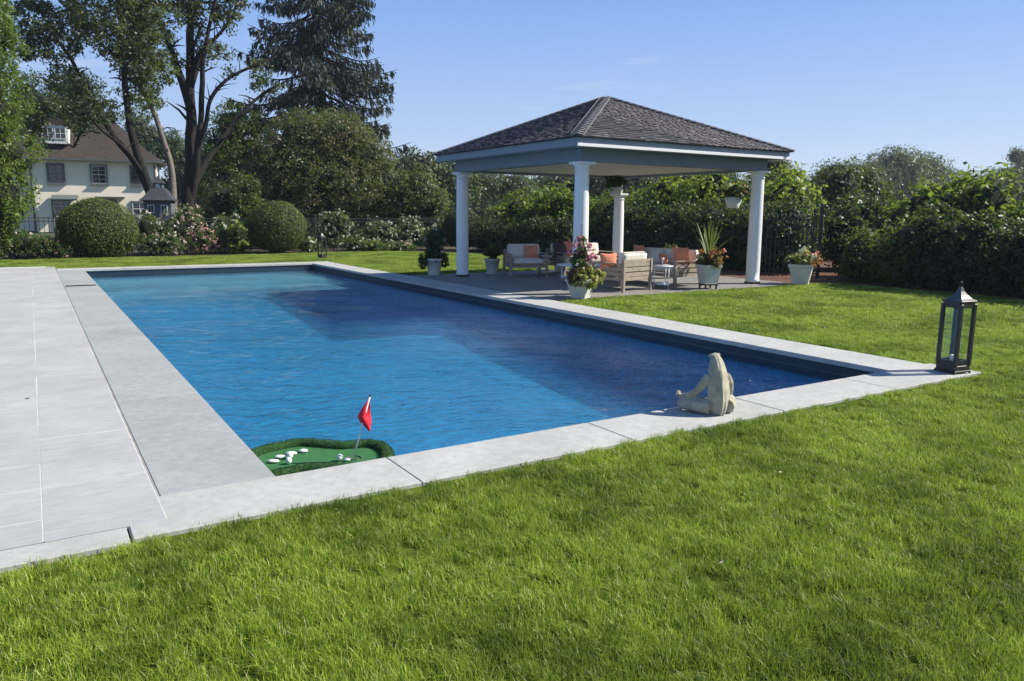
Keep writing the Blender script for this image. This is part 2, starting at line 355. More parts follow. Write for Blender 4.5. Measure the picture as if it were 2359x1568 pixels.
def link(name, me, parent=None, loc=None, rot=None, scale=None, **kw):
    o = bpy.data.objects.new(name, me); COL.objects.link(o)
    if parent is not None: o.parent = parent
    if loc is not None: o.location = loc
    if rot is not None: o.rotation_euler = rot if hasattr(rot, '__len__') else (0, 0, rot)
    if scale is not None: o.scale = scale
    for k_, v in kw.items(): o[k_] = v
    return o
def thing(name, label, cat, loc=(0, 0, 0), rot=0.0, group=None):
    kw = dict(label=label, category=cat)
    if group: kw['group'] = group
    return link(name, None, None, loc, rot, **kw)
def copy_tree(o, parent=None):
    c = o.copy(); COL.objects.link(c)
    if parent is not None: c.parent = parent; c.matrix_parent_inverse = o.matrix_parent_inverse
    for ch in [x for x in COL.objects if x.parent == o]: copy_tree(ch, c)
    return c
def grid_sheet(name, x0, x1, y0, y1, z, mat, kind='structure'):
    me = fast_mesh(name, [(x0, y0, z), (x1, y0, z), (x1, y1, z), (x0, y1, z)], [[0, 1, 2, 3]], MAT[mat])
    return link(name, me, kind=kind)

# ------------------------------------------------------------------ leaves
def unit(a): return a/np.maximum(np.linalg.norm(a, axis=1, keepdims=True), 1e-9)
def leaves(P, Nn, L, Wd, T=None, fold=.12, tone=None):
    n = len(P)
    if T is None: T = RNG.normal(size=(n, 3))
    T = unit(T - Nn*np.sum(T*Nn, axis=1, keepdims=True)); B = np.cross(Nn, T)
    L = (np.ones(n)*L if np.isscalar(L) else L)[:, None]; Wd = (np.ones(n)*Wd if np.isscalar(Wd) else Wd)[:, None]
    v = np.stack([P-T*L*.5, P+B*Wd*.5+Nn*Wd*fold, P+T*L*.5, P-B*Wd*.5+Nn*Wd*fold], axis=1).reshape(-1, 3)
    f = np.arange(4*n).reshape(n, 4)
    return v, f, (RNG.random(n) if tone is None else tone)
def blob_pts(blobs, n, shell=.45, lump=.0, freq=1.0):
    """blobs: (x,y,z,rx,ry,rz)"""
    B = np.array(blobs, float); wgt = (B[:, 3]*B[:, 5]); wgt = wgt/wgt.sum()
    k = RNG.choice(len(B), size=n, p=wgt); d = unit(RNG.normal(size=(n, 3)))
    rf = 1 - shell*RNG.random(n)**1.6
    if lump: rf = rf*(1+lump*np.sin(d[:, 0]*5*freq+k)*np.sin(d[:, 1]*4*freq+2*k)*np.cos(d[:, 2]*5*freq+k*.7))
    P = B[k, :3]+d*B[k, 3:6]*rf[:, None]
    return P, d
def clumpy(blobs, nclump, per, rc, leaf, wid, shell=.35, up=.35, flat=.75, stray=.15):
    """leaf clumps spread through the outer volume of the blobs"""
    C, d = blob_pts(blobs, nclump, shell=shell)
    r = rc*(.6+.8*RNG.random(nclump))
    k = np.repeat(np.arange(nclump), per); n = len(k)
    dd = unit(RNG.normal(size=(n, 3))); rf = RNG.random(n)**.5*(1+stray*RNG.normal(size=n))
    P = C[k]+dd*(r[k]*rf)[:, None]*np.array([1, 1, flat])
    Nn = unit(dd*.5+d[k]*.35+np.array([0, 0, up])+RNG.normal(size=(n, 3))*.55)
    ctone = RNG.random(nclump)*.5
    tone = np.clip(ctone[k]+RNG.random(n)*.5, 0, 1)
    return leaves(P, Nn, leaf*(.6+.8*RNG.random(n)), wid*(.6+.8*RNG.random(n)), tone=tone)
LEAF_N = [0]
def cover(blobs, leaf, wid, cov, cap=42000):
    B = np.array(blobs, float); area = (2*math.pi*(B[:, 3]+B[:, 4])*.5*B[:, 5]).sum()*.75
    return int(min(cap, cov*area/(leaf*wid*.5)))
def inner_leaves(blobs, k, leaf, wid, n):
    P, d = blob_pts([(b[0], b[1], b[2], b[3]*k, b[4]*k, b[5]*k) for b in blobs], n, shell=.12, lump=.08)
    return leaves(P, unit(d+RNG.normal(size=d.shape)*.6), leaf*(.7+.6*RNG.random(n)), wid*(.7+.6*RNG.random(n)), tone=RNG.random(n)*.45)
def cat(*parts):
    V = []; Fs = []; T = []; o = 0
    for v, f, t in parts: V.append(v); Fs.append(f+o); T.append(t); o += len(v)
    return np.concatenate(V), np.concatenate(Fs), np.concatenate(T)
def leafobj(name, parts, mat, parent=None, **kw):
    v, f, t = parts if isinstance(parts, tuple) else cat(*parts)
    LEAF_N[0] += len(f)
    return link(name, fast_mesh(name, v, f, MAT[mat], tone=t), parent, **kw)
def pxblobs(L, Y, thick=1.0):
    """(px,py,rpx[,rypx[,dY]]) -> world ellipsoids at northing Y"""
    out = []
    for b in L:
        px, py, r = b[:3]; ry = b[3] if len(b) > 3 else r; dY = b[4] if len(b) > 4 else 0
        P = spot(px, py, Y+dY); s = depth(P)/F_PX
        out.append((P[0], P[1], P[2], r*s, r*s*thick, ry*s))
    return out
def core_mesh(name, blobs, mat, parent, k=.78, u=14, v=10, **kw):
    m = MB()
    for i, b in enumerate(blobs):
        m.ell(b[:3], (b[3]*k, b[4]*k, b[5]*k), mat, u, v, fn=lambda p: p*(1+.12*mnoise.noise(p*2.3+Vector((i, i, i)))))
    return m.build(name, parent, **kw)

# ================================================================== GROUND
def rect_ring(name, outer, holes, z, mat, step=None):
    """sheet = outer rectangle minus axis-aligned rectangular holes"""
    xs = sorted({outer[0], outer[1], *[h[0] for h in holes], *[h[1] for h in holes]})
    ys = sorted({outer[2], outer[3], *[h[2] for h in holes], *[h[3] for h in holes]})
    V = [(x, y, z) for y in ys for x in xs]; Fc = []
    for j in range(len(ys)-1):
        for i in range(len(xs)-1):
            cx, cy = (xs[i]+xs[i+1])/2, (ys[j]+ys[j+1])/2
            if any(h[0] < cx < h[1] and h[2] < cy < h[3] for h in holes): continue
            a = j*len(xs)+i; Fc.append([a, a+1, a+1+len(xs), a+len(xs)])
    return link(name, fast_mesh(name, V, Fc, MAT[mat]), kind='structure')

PW, PL = 6.291, 19.032       # pool inner size
WZ = -0.20                   # water level
rect_ring('ground', (-400, 600, -60, 900), [(-6.0, 15.4, -8.0, 29.0)], -0.06, 'ground')
rect_ring('lawn', (-6.0, 15.4, -8.0, 29.0), [(-0.25, PW+.25, -.25, PL+.25)], -0.026, 'turf')
# planting beds
def poly_sheet(name, pts, z, mat):
    bm = bmesh.new(); vs = [bm.verts.new((x, y, z)) for x, y in pts]; f = bm.faces.new(vs); bmesh.ops.triangulate(bm, faces=[f])
    me = bpy.data.meshes.new(name); bm.to_mesh(me); bm.free(); me.materials.append(MAT[mat]); return link(name, me, kind='structure')
poly_sheet('planting_bed', [(-8, 24.6), (0, 25.0), (4.3, 24.9), (9, 25.6), (11.7, 25.5), (14.3, 21.4), (15.2, 17), (16, 13.6), (24, 13.6), (24, 32), (-8, 32)], -.018, 'soil')
poly_sheet('mulch_bed', [(14.0, 7.0), (15.0, 7.1), (15.2, 2), (15.2, -6), (24, -6), (24, 13.6), (14.0, 13.6)], -.012, 'mulch')

# ================================================================== POOL
pool = None
def build_pool():
    global pool
    m = MB()
    prof = [(0, -1.08), (3, -1.06), (6, -.92), (9, -.74), (12, -.62), (14.6, -.56)]
    for (y0, z0), (y1, z1) in zip(prof[:-1], prof[1:]):
        m.add([(0, y0, z0), (PW, y0, z0), (PW, y1, z1), (0, y1, z1)], [[0, 1, 2, 3]], 'plaster')
        for x in (0, PW):
            m.add([(x, y0, z0), (x, y1, z1), (x, y1, -.05), (x, y0, -.05)], [[0, 1, 2, 3]], 'plaster')
    ys = 14.6
    for (y0, y1, z) in ((14.6, 16.6, -.40), (16.6, PL, -.30)):
        pz = -.56 if y0 == 14.6 else -.40
        m.add([(0, y0, pz), (PW, y0, pz), (PW, y0, z), (0, y0, z)], [[0, 1, 2, 3]], 'shelf')
        m.add([(0, y0, z), (PW, y0, z), (PW, y1, z), (0, y1, z)], [[0, 1, 2, 3]], 'shelf')
        for x in (0, PW): m.add([(x, y0, z), (x, y1, z), (x, y1, -.05), (x, y0, -.05)], [[0, 1, 2, 3]], 'plaster')
    m.add([(0, 0, -1.08), (PW, 0, -1.08), (PW, 0, -.05), (0, 0, -.05)], [[0, 1, 2, 3]], 'plaster')
    m.add([(0, PL, -.3), (PW, PL, -.3), (PW, PL, -.05), (0, PL, -.05)], [[0, 1, 2, 3]], 'plaster')
    pool = m.build('swimming_pool', kind='structure')
    # waterline tiles, two courses, on the right and far walls (tiles of 0.3 m), near & left walls too
    t = MB(); t.box((0, 0, 0), (.012, .296, .098), 'tile'); proto = None
    def tiles(a, b, fixed, axis, off):
        nonlocal proto
        n = int(round((b-a)/.3)); s = (b-a)/n
        for row in range(2):
            for i in range(n):
                c = a+(i+.5)*s; z = -.1-.102*row
                if proto is None: o = t.build('waterline_tile', pool); proto = o
                else: o = link('waterline_tile', proto.data, pool)
                o.location = (fixed+off, c, z) if axis == 'y' else (c, fixed+off, z)
                o.rotation_euler = (0, 0, 0 if axis == 'y' else math.pi/2); o.scale = (1, s/.3, 1)
    tiles(0, PL, PW, 'y', -.004); tiles(0.02, PW-.02, PL, 'x', -.004)
    g = MB()
    g.box((PW-.001, PL/2, -.15), (.004, PL-.02, .22), 'grout'); g.box((PW/2, PL-.001, -.15), (PW-.02, .004, .22), 'grout')
    g.box((PW-.012, PL/2, -.151), (.006, PL-.04, .006), 'grout')
    g.build('grout_joint', pool)
    # coping stones: real slabs with an overhanging square edge, joints left open
    def slab(x0, x1, y0, y1, z1=0.0, th=.055, nm='coping_stone', mat='coping', par=pool, g=.003):
        q = MB(); q.box(((x0+x1)/2, (y0+y1)/2, z1-th/2), (x1-x0-2*g, y1-y0-2*g, th), mat, bevel=.005)
        o = q.build(nm, par); return o
    xs = [-.79, .74, 2.37, 3.95, 5.5, 7.0]
    for a, b in zip(xs[:-1], xs[1:]): slab(a, b, -.5, .04, -RNG.random()*.002, g=.002)
    ys = [.04, 2.55, 4.25, 6.05, 7.9, 9.7, 11.6, 13.9, 15.8, 17.6, 18.99]
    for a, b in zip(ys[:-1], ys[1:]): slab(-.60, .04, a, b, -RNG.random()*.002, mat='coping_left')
    ys = [.04, 1.7, 3.3, 5.0, 6.6, 8.3, 9.9, 11.5, 13.2, 14.8, 16.4, 17.8, 18.99]
    for a, b in zip(ys[:-1], ys[1:]): slab(PW-.04, 6.93, a, b, -RNG.random()*.002)
    xs = [-.60, 1.0, 2.6, 4.2, 5.7, 6.93]
    for a, b in zip(xs[:-1], xs[1:]): slab(a, b, 18.99, 19.62, .01)
    # mortar bed under coping
    b = MB()
    for (x0, x1, y0, y1) in ((-.79, 7.0, -.49, -.001), (-.61, -.001, 0, PL), (PW+.001, 6.92, 0, PL), (-.6, 6.92, PL+.001, 19.6)):
        b.box(((x0+x1)/2, (y0+y1)/2, -.046), (x1-x0, y1-y0, .08), 'joint')
    b.build('mortar_bed', pool)
    # skimmer slot cover
    k = MB(); k.box((-.29, 13.97, .003), (.56, .15, .016), 'black', bevel=.003)
    k.box((-.29, 13.97, .010), (.50, .03, .006), 'black')
    k.build('skimmer_slot', pool)
build_pool()
# water surface: real ripples as geometry plus fine bump in the material
def build_water():
    nx, ny = 150, 450
    X, Y = np.meshgrid(np.linspace(0.001, PW-.001, nx), np.linspace(.001, PL-.001, ny))
    Z = np.zeros_like(X)+WZ
    for i in range(26):
        a = RNG.normal()*.9+.4; k_ = 2*math.pi/(.22+.9*RNG.random()); ph = RNG.random()*6.28
        Z += .0011*(1/(k_/14))*np.sin((X*math.cos(a)+Y*math.sin(a))*k_+ph+.8*np.sin(X*.9+Y*.6+i))*.35
    V = np.stack([X, Y, Z], -1).reshape(-1, 3); i = np.arange(nx*ny).reshape(ny, nx)
    Fq = np.stack([i[:-1, :-1], i[:-1, 1:], i[1:, 1:], i[1:, :-1]], -1).reshape(-1, 4)
    link('pool_water', fast_mesh('pool_water', V, Fq, MAT['water'], smooth=True), kind='structure')
build_water()

# ================================================================== PATIO LEFT
def build_patio():
    m = MB(); m.box((-.603, 10, -.03), (.012, 20, .05), 'joint'); m.box(((-6.2-.61)/2, (20.9-.33)/2, -.0252), (6.2-.61, 21.2, .05), 'mortar')
    patio = m.build('patio', kind='structure')
    def pv(x0, x1, y0, y1, g=.006):
        gr = random.choice((.0006, .004, .006)); gl = random.choice((.0006, .004)); gb = random.choice((.004, .006, .009)); a0, a1, b0, b1 = x0+gl, x1-gr, y0+gb, y1-.0015
        q = MB(); q.box(((a0+a1)/2, (b0+b1)/2, -.02+RNG.random()*.0006), (a1-a0, b1-b0, .042), 'paver', bevel=.0012, rot=random.gauss(0, .0006)); q.build('paver', patio)
    A = [-.33, .5, 1.6, 2.55, 3.1, 3.95, 4.9, 5.5, 6.4, 7.3, 7.9, 8.8, 9.7, 10.3, 11.2, 12.1, 13.0, 13.6, 14.5, 15.4, 16.3, 16.9, 17.8, 18.7, 19.6, 20.5]
    Bc = [-.33, -.02, .5, 1.0, 1.6, 2.0, 2.55, 3.4, 3.95, 4.6, 5.5, 6.0, 7.3, 8.2, 8.8, 9.3, 10.3, 10.9, 12.1, 12.6, 13.6, 14.2, 15.4, 16.0, 16.9, 17.5, 18.7, 19.3, 20.5]
    Cc = [-.33, .5, 1.6, 2.55, 3.95, 5.5, 7.3, 8.8, 10.3, 12.1, 13.6, 15.4, 16.9, 18.7, 20.5]
    for ysl, x0, x1 in ((A, -1.15, -.61), (Bc, -2.0, -1.15), (Cc, -3.2, -2.0), (A, -4.1, -3.2), (Cc, -5.2, -4.1), (Bc, -6.1, -5.2)):
        for a, b in zip(ysl[:-1], ysl[1:]): pv(x0, x1, a, b)
    q = MB()
    for a, b in ((-.798, -2.6), (-2.61, -4.4), (-4.41, -6.1)):
        q = MB(); q.box(((a+b)/2, -.435, -.02), (a-b-.006, .2, .042), 'coping', bevel=.004); q.build('border_stone', patio)
build_patio()

# ================================================================== PAVILION
PX0, PX1, PY0, PY1 = 8.0, 13.0, 7.6, 12.45
def build_pavilion():
    m = MB(); m.box(((6.94+14.0)/2, (7.0+13.3)/2, -.035), (14.0-6.94, 6.3, .06), 'grout')
    pat = m.build('pavilion_patio', kind='structure')
    rows = [7.0, 7.6, 8.5, 9.1, 10.0, 10.9, 11.5, 12.4, 13.3]
    for j, (a, b) in enumerate(zip(rows[:-1], rows[1:])):
        x = 6.94; i = 0
        while x < 13.98:
            wd = [.9, .6, 1.2, .75][(i*3+j*2+i*j) % 4]; x2 = min(x+wd, 14.0)
            if 14.0-x2 < .25: x2 = 14.0
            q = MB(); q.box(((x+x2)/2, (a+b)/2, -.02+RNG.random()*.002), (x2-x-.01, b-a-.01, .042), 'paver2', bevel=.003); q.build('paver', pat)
            x = x2; i += 1
    pav = thing('garden_pavilion', 'open white-columned pavilion with a grey shingled hip roof beside the pool', 'pavilion', ((PX0+PX1)/2, (PY0+PY1)/2, 0))
    ox, oy = (PX0+PX1)/2, (PY0+PY1)/2
    def column(x, y, top, post=False):
        c = MB()
        c.box((x-ox, y-oy, .022), (.25, .25, .044), 'metal')
        c.lathe([(.150, .045), (.156, .05), (.156, .115), (.150, .12), (.152, .3), (.153, .6), (.149, 1.3), (.138, top-.20), (.137, top-.17), (.150, top-.165), (.150, top-.145), (.138, top-.14), (.138, top-.09), (.168, top-.06), (.17, top-.045)], 'white', (x-ox, y-oy, 0), 36)
        c.box((x-ox, y-oy, top-.023), (.37, .37, .046), 'white', bevel=.004)
        if post: c.box((x-ox, y-oy, (top+2.56)/2), (.12, .12, 2.56-top), 'white')
        c.build('column', pav)
    column(PX0, PY0, 2.55); column(PX0, PY1, 2.55); column(PX1, PY0, 2.55); column(PX1, PY1, 2.14, True)
    # beams
    def beam(x0, x1, y0, y1, z0, z1, mat, nm):
        b = MB(); b.box(((x0+x1)/2-ox, (y0+y1)/2-oy, (z0+z1)/2), (x1-x0, y1-y0, z1-z0), mat, bevel=.004); b.build(nm, pav)
    hw = .13
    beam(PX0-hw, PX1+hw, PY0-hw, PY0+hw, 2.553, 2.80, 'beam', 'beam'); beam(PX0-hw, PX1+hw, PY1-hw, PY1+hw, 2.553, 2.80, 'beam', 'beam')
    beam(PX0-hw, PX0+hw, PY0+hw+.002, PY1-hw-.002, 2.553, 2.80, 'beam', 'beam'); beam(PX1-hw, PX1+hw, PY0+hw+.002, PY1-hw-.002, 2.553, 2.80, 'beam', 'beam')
    q = MB(); q.box((0, 0, 2.62), (PX1-PX0-.27, PY1-PY0-.27, .03), 'soffit')
    q.build('ceiling', pav)
    for i in range(6):   # ceiling board joints seen from below
        q = MB(); q.box((0, -2.0+i*.8, 2.602), (PX1-PX0-.3, .02, .008), 'soffit'); q.build('ceiling_batten', pav)
    ov = .50
    X0, X1, Y0, Y1 = PX0-ov, PX1+ov-.10, PY0-ov, PY1+ov-.09
    q = MB(); q.box(((X0+X1)/2-ox, (Y0+Y1)/2-oy, 2.81), (X1-X0-.06, Y1-Y0-.06, .018), 'fascia'); q.build('soffit', pav)
    ft, fb = 2.95, 2.80
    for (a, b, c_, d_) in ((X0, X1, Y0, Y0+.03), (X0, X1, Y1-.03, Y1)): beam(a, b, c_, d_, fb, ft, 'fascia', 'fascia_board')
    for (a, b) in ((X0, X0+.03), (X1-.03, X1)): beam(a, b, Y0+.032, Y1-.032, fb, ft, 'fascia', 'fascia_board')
    # white drip moulding along the near side
    beam(X0-.012, X1+.012, Y0-.035, Y0-.002, fb-.012, fb+.045, 'white', 'gutter_trim')
    beam(X1+.002, X1+.03, Y0, Y1, fb-.012, fb+.045, 'white', 'gutter_trim')
    # roof deck + shingles
    EX0, EX1, EY0, EY1 = X0-.05, X1+.05, Y0-.05, Y1+.05; zE, zA = 2.955, 4.22
    ax, ay = (EX0+EX1)/2, (EY0+EY1)/2
    roof = MB(); P = [(EX0-ox, EY0-oy, zE), (EX1-ox, EY0-oy, zE), (EX1-ox, EY1-oy, zE), (EX0-ox, EY1-oy, zE), (ax-ox, ay-oy, zA)]
    roof.add(P, [[0, 1, 4], [1, 2, 4], [2, 3, 4], [3, 0, 4], [3, 2, 1, 0]], 'slate')
    rf = roof.build('roof', pav)
    sm = MB(); sm.add([(-.5, 0, 0), (.5, 0, 0), (.5, 1, -.02), (-.5, 1, -.02), (-.5, 0, 1), (.5, 0, 1), (.5, 1, .15), (-.5, 1, .15)],
                      [[0, 3, 2, 1], [4, 5, 6, 7], [0, 1, 5, 4], [1, 2, 6, 5], [2, 3, 7, 6], [3, 0, 4, 7]], 'shingle')
    smesh = None; cand = []
    corners = [Vector(P[i]) for i in range(4)]; apex = Vector(P[4])
    for side in range(4):
        A, B = corners[side], corners[(side+1) % 4]; mid = (A+B)/2; along = (B-A).normalized(); upv = apex-mid
        sl_ = upv.length; up = upv.normalized(); nrm = along.cross(up).normalized(); half = (B-A).length/2
        expo = .118; nrow = int(sl_/expo)
        for r in range(nrow):
            t0 = r*expo; hw_ = half*(1-t0/sl_); x = -hw_ + (RNG.random()*.1)
            if r == 0: x = -hw_
            while x < hw_-.04:
                wd = .09+.11*RNG.random(); wd = min(wd, hw_-x)
                # trim at the hips: keep lower edge inside
                ctr = x+wd/2; lift = .004+RNG.random()*.008; th = .020+.012*RNG.random()
                lim = half*(1-(t0+expo*.9)/sl_)
                if abs(ctr) < lim+.05:
                    base = mid+along*ctr+up*(t0-.01-RNG.random()*.012)+nrm*lift
                    Mx = Matrix((( *(along*(wd-.006)), ), ( *(up*(expo*1.25)), ), ( *(nrm*th), ))).transposed().to_4x4(); Mx.translation = base
                    wp = base+Vector((ox, oy, 0)); cand.append((side, (np.array(wp)-CAM) @ (np.array(wp)-CAM), Mx))
                x += wd
    vis = sorted([c for c in cand if c[0] in (0, 3)], key=lambda c: c[1])[:300]; ids = {id(c) for c in vis}
    for c in vis:
        if smesh is None: o = sm.build('shingle', rf); smesh = o.data
        else: o = link('shingle', smesh, rf)
        o.matrix_local = c[2]
    V = []; Fs = []; T = []; bv = [Vector(v) for v in sm.v]
    for c in cand:
        if id(c) in ids: continue
        o = len(V); V += [c[2] @ v for v in bv]; Fs += [[o+q for q in f] for f in sm.f]; T += [RNG.random()]*6
    link('shingle', fast_mesh('shingle', [tuple(v) for v in V], Fs, MAT['shingle'], tone=T), rf, kind='stuff')
    # hip caps, plus pale strips standing in for their sunlit edges
    for ci, cn in enumerate(corners):
        L = (apex-cn).length; d = (apex-cn).normalized(); sidev = d.cross(Vector((0, 0, 1))).normalized(); nn = sidev.cross(d).normalized()
        n = int(L/.16)
        for i in range(n):
            t0 = i*.16-.01
            for s_ in (-1, 1):
                h = MB(); w_ = .115
                a0 = cn+d*t0+nn*.062; a1 = cn+d*(t0+.2)+nn*.042
                dn = -.030 if i else -.03
                p = [a0, a1, a1+sidev*s_*w_+nn*dn, a0+sidev*s_*w_+nn*dn]
                q = [v-nn*.022 for v in p]
                h.add(p+q, [[0, 1, 2, 3] if s_ < 0 else [3, 2, 1, 0], [4, 5, 6, 7], [0, 3, 7, 4], [3, 2, 6, 7], [2, 1, 5, 6], [1, 0, 4, 5]], 'hipcap'); h.build('hip_cap', rf)
        e = MB()
        for s_ in (-1, 1):
            e.tube([cn+sidev*s_*.118+nn*.040+d*.02, apex+sidev*s_*.118+nn*.036-d*.02], .006, 'hiplight', 6)
        e.build('hip_highlight', rf)
build_pavilion()

# ================================================================== GRASS
def build_grass():
    hidden = bpy.data.collections.new('grass_tufts')
    def tuft(name, nb, rad, h, wdt, seg=3):
        V = []; Fq = []; T = []
        for _ in range(nb):
            a = random.random()*6.283; r = rad*math.sqrt(random.random()); x, y = r*math.cos(a), r*math.sin(a)
            la = random.random()*6.283; lean = random.random()*.7+.05; hh = h*(.55+.6*random.random()); w_ = wdt*(.7+.6*random.random())
            if random.random() < .12: lean += .6
            ta = la+random.uniform(-1, 1)+1.57; dx, dy = math.cos(ta), math.sin(ta); o = len(V)
            for s_ in range(seg+1):
                t = s_/seg; k = lean*t*t*hh; z = hh*(t-.25*lean*t*t); ww = w_*(1-t**1.6)*.5+.0002
                px_, py_ = x+math.cos(la)*k, y+math.sin(la)*k
                V += [(px_-dx*ww, py_-dy*ww, z), (px_+dx*ww, py_+dy*ww, z)]
            tn = random.random(); tn = tn if tn < .945 else 1.0
            for s_ in range(seg): Fq.append([o+2*s_, o+2*s_+1, o+2*s_+3, o+2*s_+2]); T.append(tn*.93 if tn < 1 else 1)
        o = bpy.data.objects.new(name, fast_mesh(name, V, Fq, MAT['grass'], tone=T)); hidden.objects.link(o); return o
    for i in range(5): tuft('a_tuft%d' % i, 56, .055, .047, .0033)
    for i in range(4): tuft('b_tuft%d' % i, 70, .10, .052, .0065, 2)
    pts = []; rot = []; scl = []; idx = []
    def in_lawn(x, y):
        if x < -5.9 or y < -5: return False
        if y < 20.95 and y > -.545 and x < -.79: return False      # patio
        if -.8 <= x < 7.03 and -.52 < y < 19.66: return False
        if x < 7.03 and x > -.8 and 19.6 < y < 19.66: return False
        if 6.9 < x < 14.05 and 6.98 < y < 13.34: return False
        # bed edges
        if y > 13.3:
            lim = np.interp(x, [-8, 0, 4.3, 9, 11.7, 14.3, 15.2, 16], [24.6, 25.0, 24.9, 25.6, 25.5, 21.4, 17, 13.6])
            return y < lim-.02 and x < 15.6
        if x > 14.0 and y > 6.95: return False
        return x < 15.05
    def scatter(d0, d1, dens, group, s0, s1):
        # candidate cells in camera ground space, kept where the lawn is
        x0, x1, y0, y1 = -6, 15.1, -5, 25.6
        n = int((x1-x0)*(y1-y0)*dens); X = RNG.uniform(x0, x1, n); Y = RNG.uniform(y0, y1, n)
        D = (X-CX)*math.sin(YAW)+(Y-CY)*math.cos(YAW); Lt = (X-CX)*math.cos(YAW)-(Y-CY)*math.sin(YAW)
        ok = (D > d0) & (D <= d1) & (np.abs(Lt) < .70*D+1.3)
        for x, y in zip(X[ok], Y[ok]):
            if in_lawn(x, y):
                if y < -.45 and y > -.60 and -.79 < x < 7.0 and random.random() < .25: continue
                pn = mnoise.noise(Vector((x*1.1, y*1.1, 0))); pn2 = mnoise.noise(Vector((x*3.5, y*3.5, 5)))
                if pn2 < -.42 and random.random() < .12: continue
                sc = random.uniform(s0, s1)*(1+.22*pn+.18*pn2)
                pts.append((x, y, -.027)); rot.append((random.gauss(0, .08), random.gauss(0, .08), random.random()*6.283))
                scl.append((1, 1, sc)); idx.append(random.randrange(5) if group == 0 else 5+random.randrange(4))
    scatter(.6, 6.0, 380, 0, .9, 1.2)
    scatter(6.0, 10.5, 210, 0, .85, 1.1)
    scatter(10.5, 40, 75, 1, .75, .95)
    me = bpy.data.meshes.new('grass'); me.from_pydata(pts, [], [])
    a = me.attributes.new('rot', 'FLOAT_VECTOR', 'POINT'); a.data.foreach_set('vector', np.array(rot, np.float32).ravel())
    a = me.attributes.new('scl', 'FLOAT_VECTOR', 'POINT'); a.data.foreach_set('vector', np.array(scl, np.float32).ravel())
    a = me.attributes.new('idx', 'INT', 'POINT'); a.data.foreach_set('value', np.array(idx, np.int32))
    o = link('grass', me, kind='stuff'); o['label'] = 'short mown green lawn grass around the pool and patio'; o['category'] = 'grass'
    g = bpy.data.node_groups.new('grass_scatter', 'GeometryNodeTree')
    g.interface.new_socket('Geometry', in_out='INPUT', socket_type='NodeSocketGeometry'); g.interface.new_socket('Geometry', in_out='OUTPUT', socket_type='NodeSocketGeometry')
    ni = g.nodes.new('NodeGroupInput'); no = g.nodes.new('NodeGroupOutput'); iop = g.nodes.new('GeometryNodeInstanceOnPoints')
    ci = g.nodes.new('GeometryNodeCollectionInfo'); ci.inputs['Collection'].default_value = hidden; ci.inputs['Separate Children'].default_value = True; ci.inputs['Reset Children'].default_value = True
    def na(nm, dt):
        n_ = g.nodes.new('GeometryNodeInputNamedAttribute'); n_.data_type = dt; n_.inputs['Name'].default_value = nm
        return n_.outputs['Attribute']
    g.links.new(ni.outputs[0], iop.inputs['Points']); g.links.new(ci.outputs[0], iop.inputs['Instance']); iop.inputs['Pick Instance'].default_value = True
    g.links.new(na('idx', 'INT'), iop.inputs['Instance Index'])
    g.links.new(na('rot', 'FLOAT_VECTOR'), iop.inputs['Rotation']); g.links.new(na('scl', 'FLOAT_VECTOR'), iop.inputs['Scale'])
    g.links.new(iop.outputs[0], no.inputs[0])
    md = o.modifiers.new('scatter', 'NODES'); md.node_group = g
    print('grass tufts', len(pts))
build_grass()
# ================================================================== BACKGROUND TREES
def limb(m, pts, r0, r1, mat='bark', n=8):
    """smooth tapered limb through world points"""
    P = [Vector(p) for p in pts]; out = []
    for i in range(len(P)-1):
        a = P[max(i-1, 0)]; b = P[i]; c = P[i+1]; d = P[min(i+2, len(P)-1)]
        for s in range(6):
            t = s/6
            q = .5*((2*b)+(c-a)*t+(2*a-5*b+4*c-d)*t*t+(-a+3*b-3*c+d)*t**3); out.append(q)
    out.append(P[-1]); L = len(out)
    out = [q+Vector((mnoise.noise(q*.8), mnoise.noise(q*.8+Vector((9, 0, 0))), 0))*r0*.35 for q in out]
    m.tube(out, [r0+(r1-r0)*(i/(L-1))**.8 for i in range(L)], mat, n, .06)
    return out
def twigs(m, path, n, ln, r, mat='bark', start=.35):
    ends = []
    for _ in range(n):
        i = int(len(path)*random.uniform(start, 1)); i = min(i, len(path)-1); p = path[i]
        d = Vector((random.gauss(0, 1), random.gauss(0, 1), random.uniform(.1, 1.1))).normalized()
        L = ln*random.uniform(.5, 1.2); q = p+d*L*.5+Vector((0, 0, .1*L)); e = p+d*L+Vector((0, 0, .05*L))
        m.tube([p, q, e], [r, r*.6, r*.2], mat, 5); ends.append(e)
    return ends

def deciduous(name, label, cat_, base, limbs, blobs, mat, nclump, per, rc, leaf, wid, group=None, bark='bark', ntw=10, core=None, shell=.5, up=.35):
    t = thing(name, label, cat_, (base[0], base[1], 0), 0, group)
    off = Vector((base[0], base[1], 0))
    m = MB()
    for pts, r0, r1 in limbs:
        path = limb(m, [Vector(p)-off for p in pts], r0, r1, bark)
        twigs(m, path, ntw, 1.6*max(.5, r0*3), r0*.25, bark)
    m.build('trunk', t)
    bl = [(b[0]-base[0], b[1]-base[1], *b[2:]) for b in blobs]
    if core: per = max(8, per//2); nclump = cover(bl, leaf, wid, 1.7)//per
    ps = [clumpy(bl, nclump, per, rc, leaf, wid, shell=shell, up=up)]
    if core: ps.append(inner_leaves(bl, core*.86, leaf*1.3, wid*1.3, cover(bl, leaf*1.3, wid*1.3, .55)))
    leafobj('crown', ps, mat, t)
    if core: core_mesh('crown_shade_core', bl, 'core_green', t, core*.78)
    return t

def px_path(L, Y): return [spot(p[0], p[1], Y+(p[2] if len(p) > 2 else 0)) for p in L]

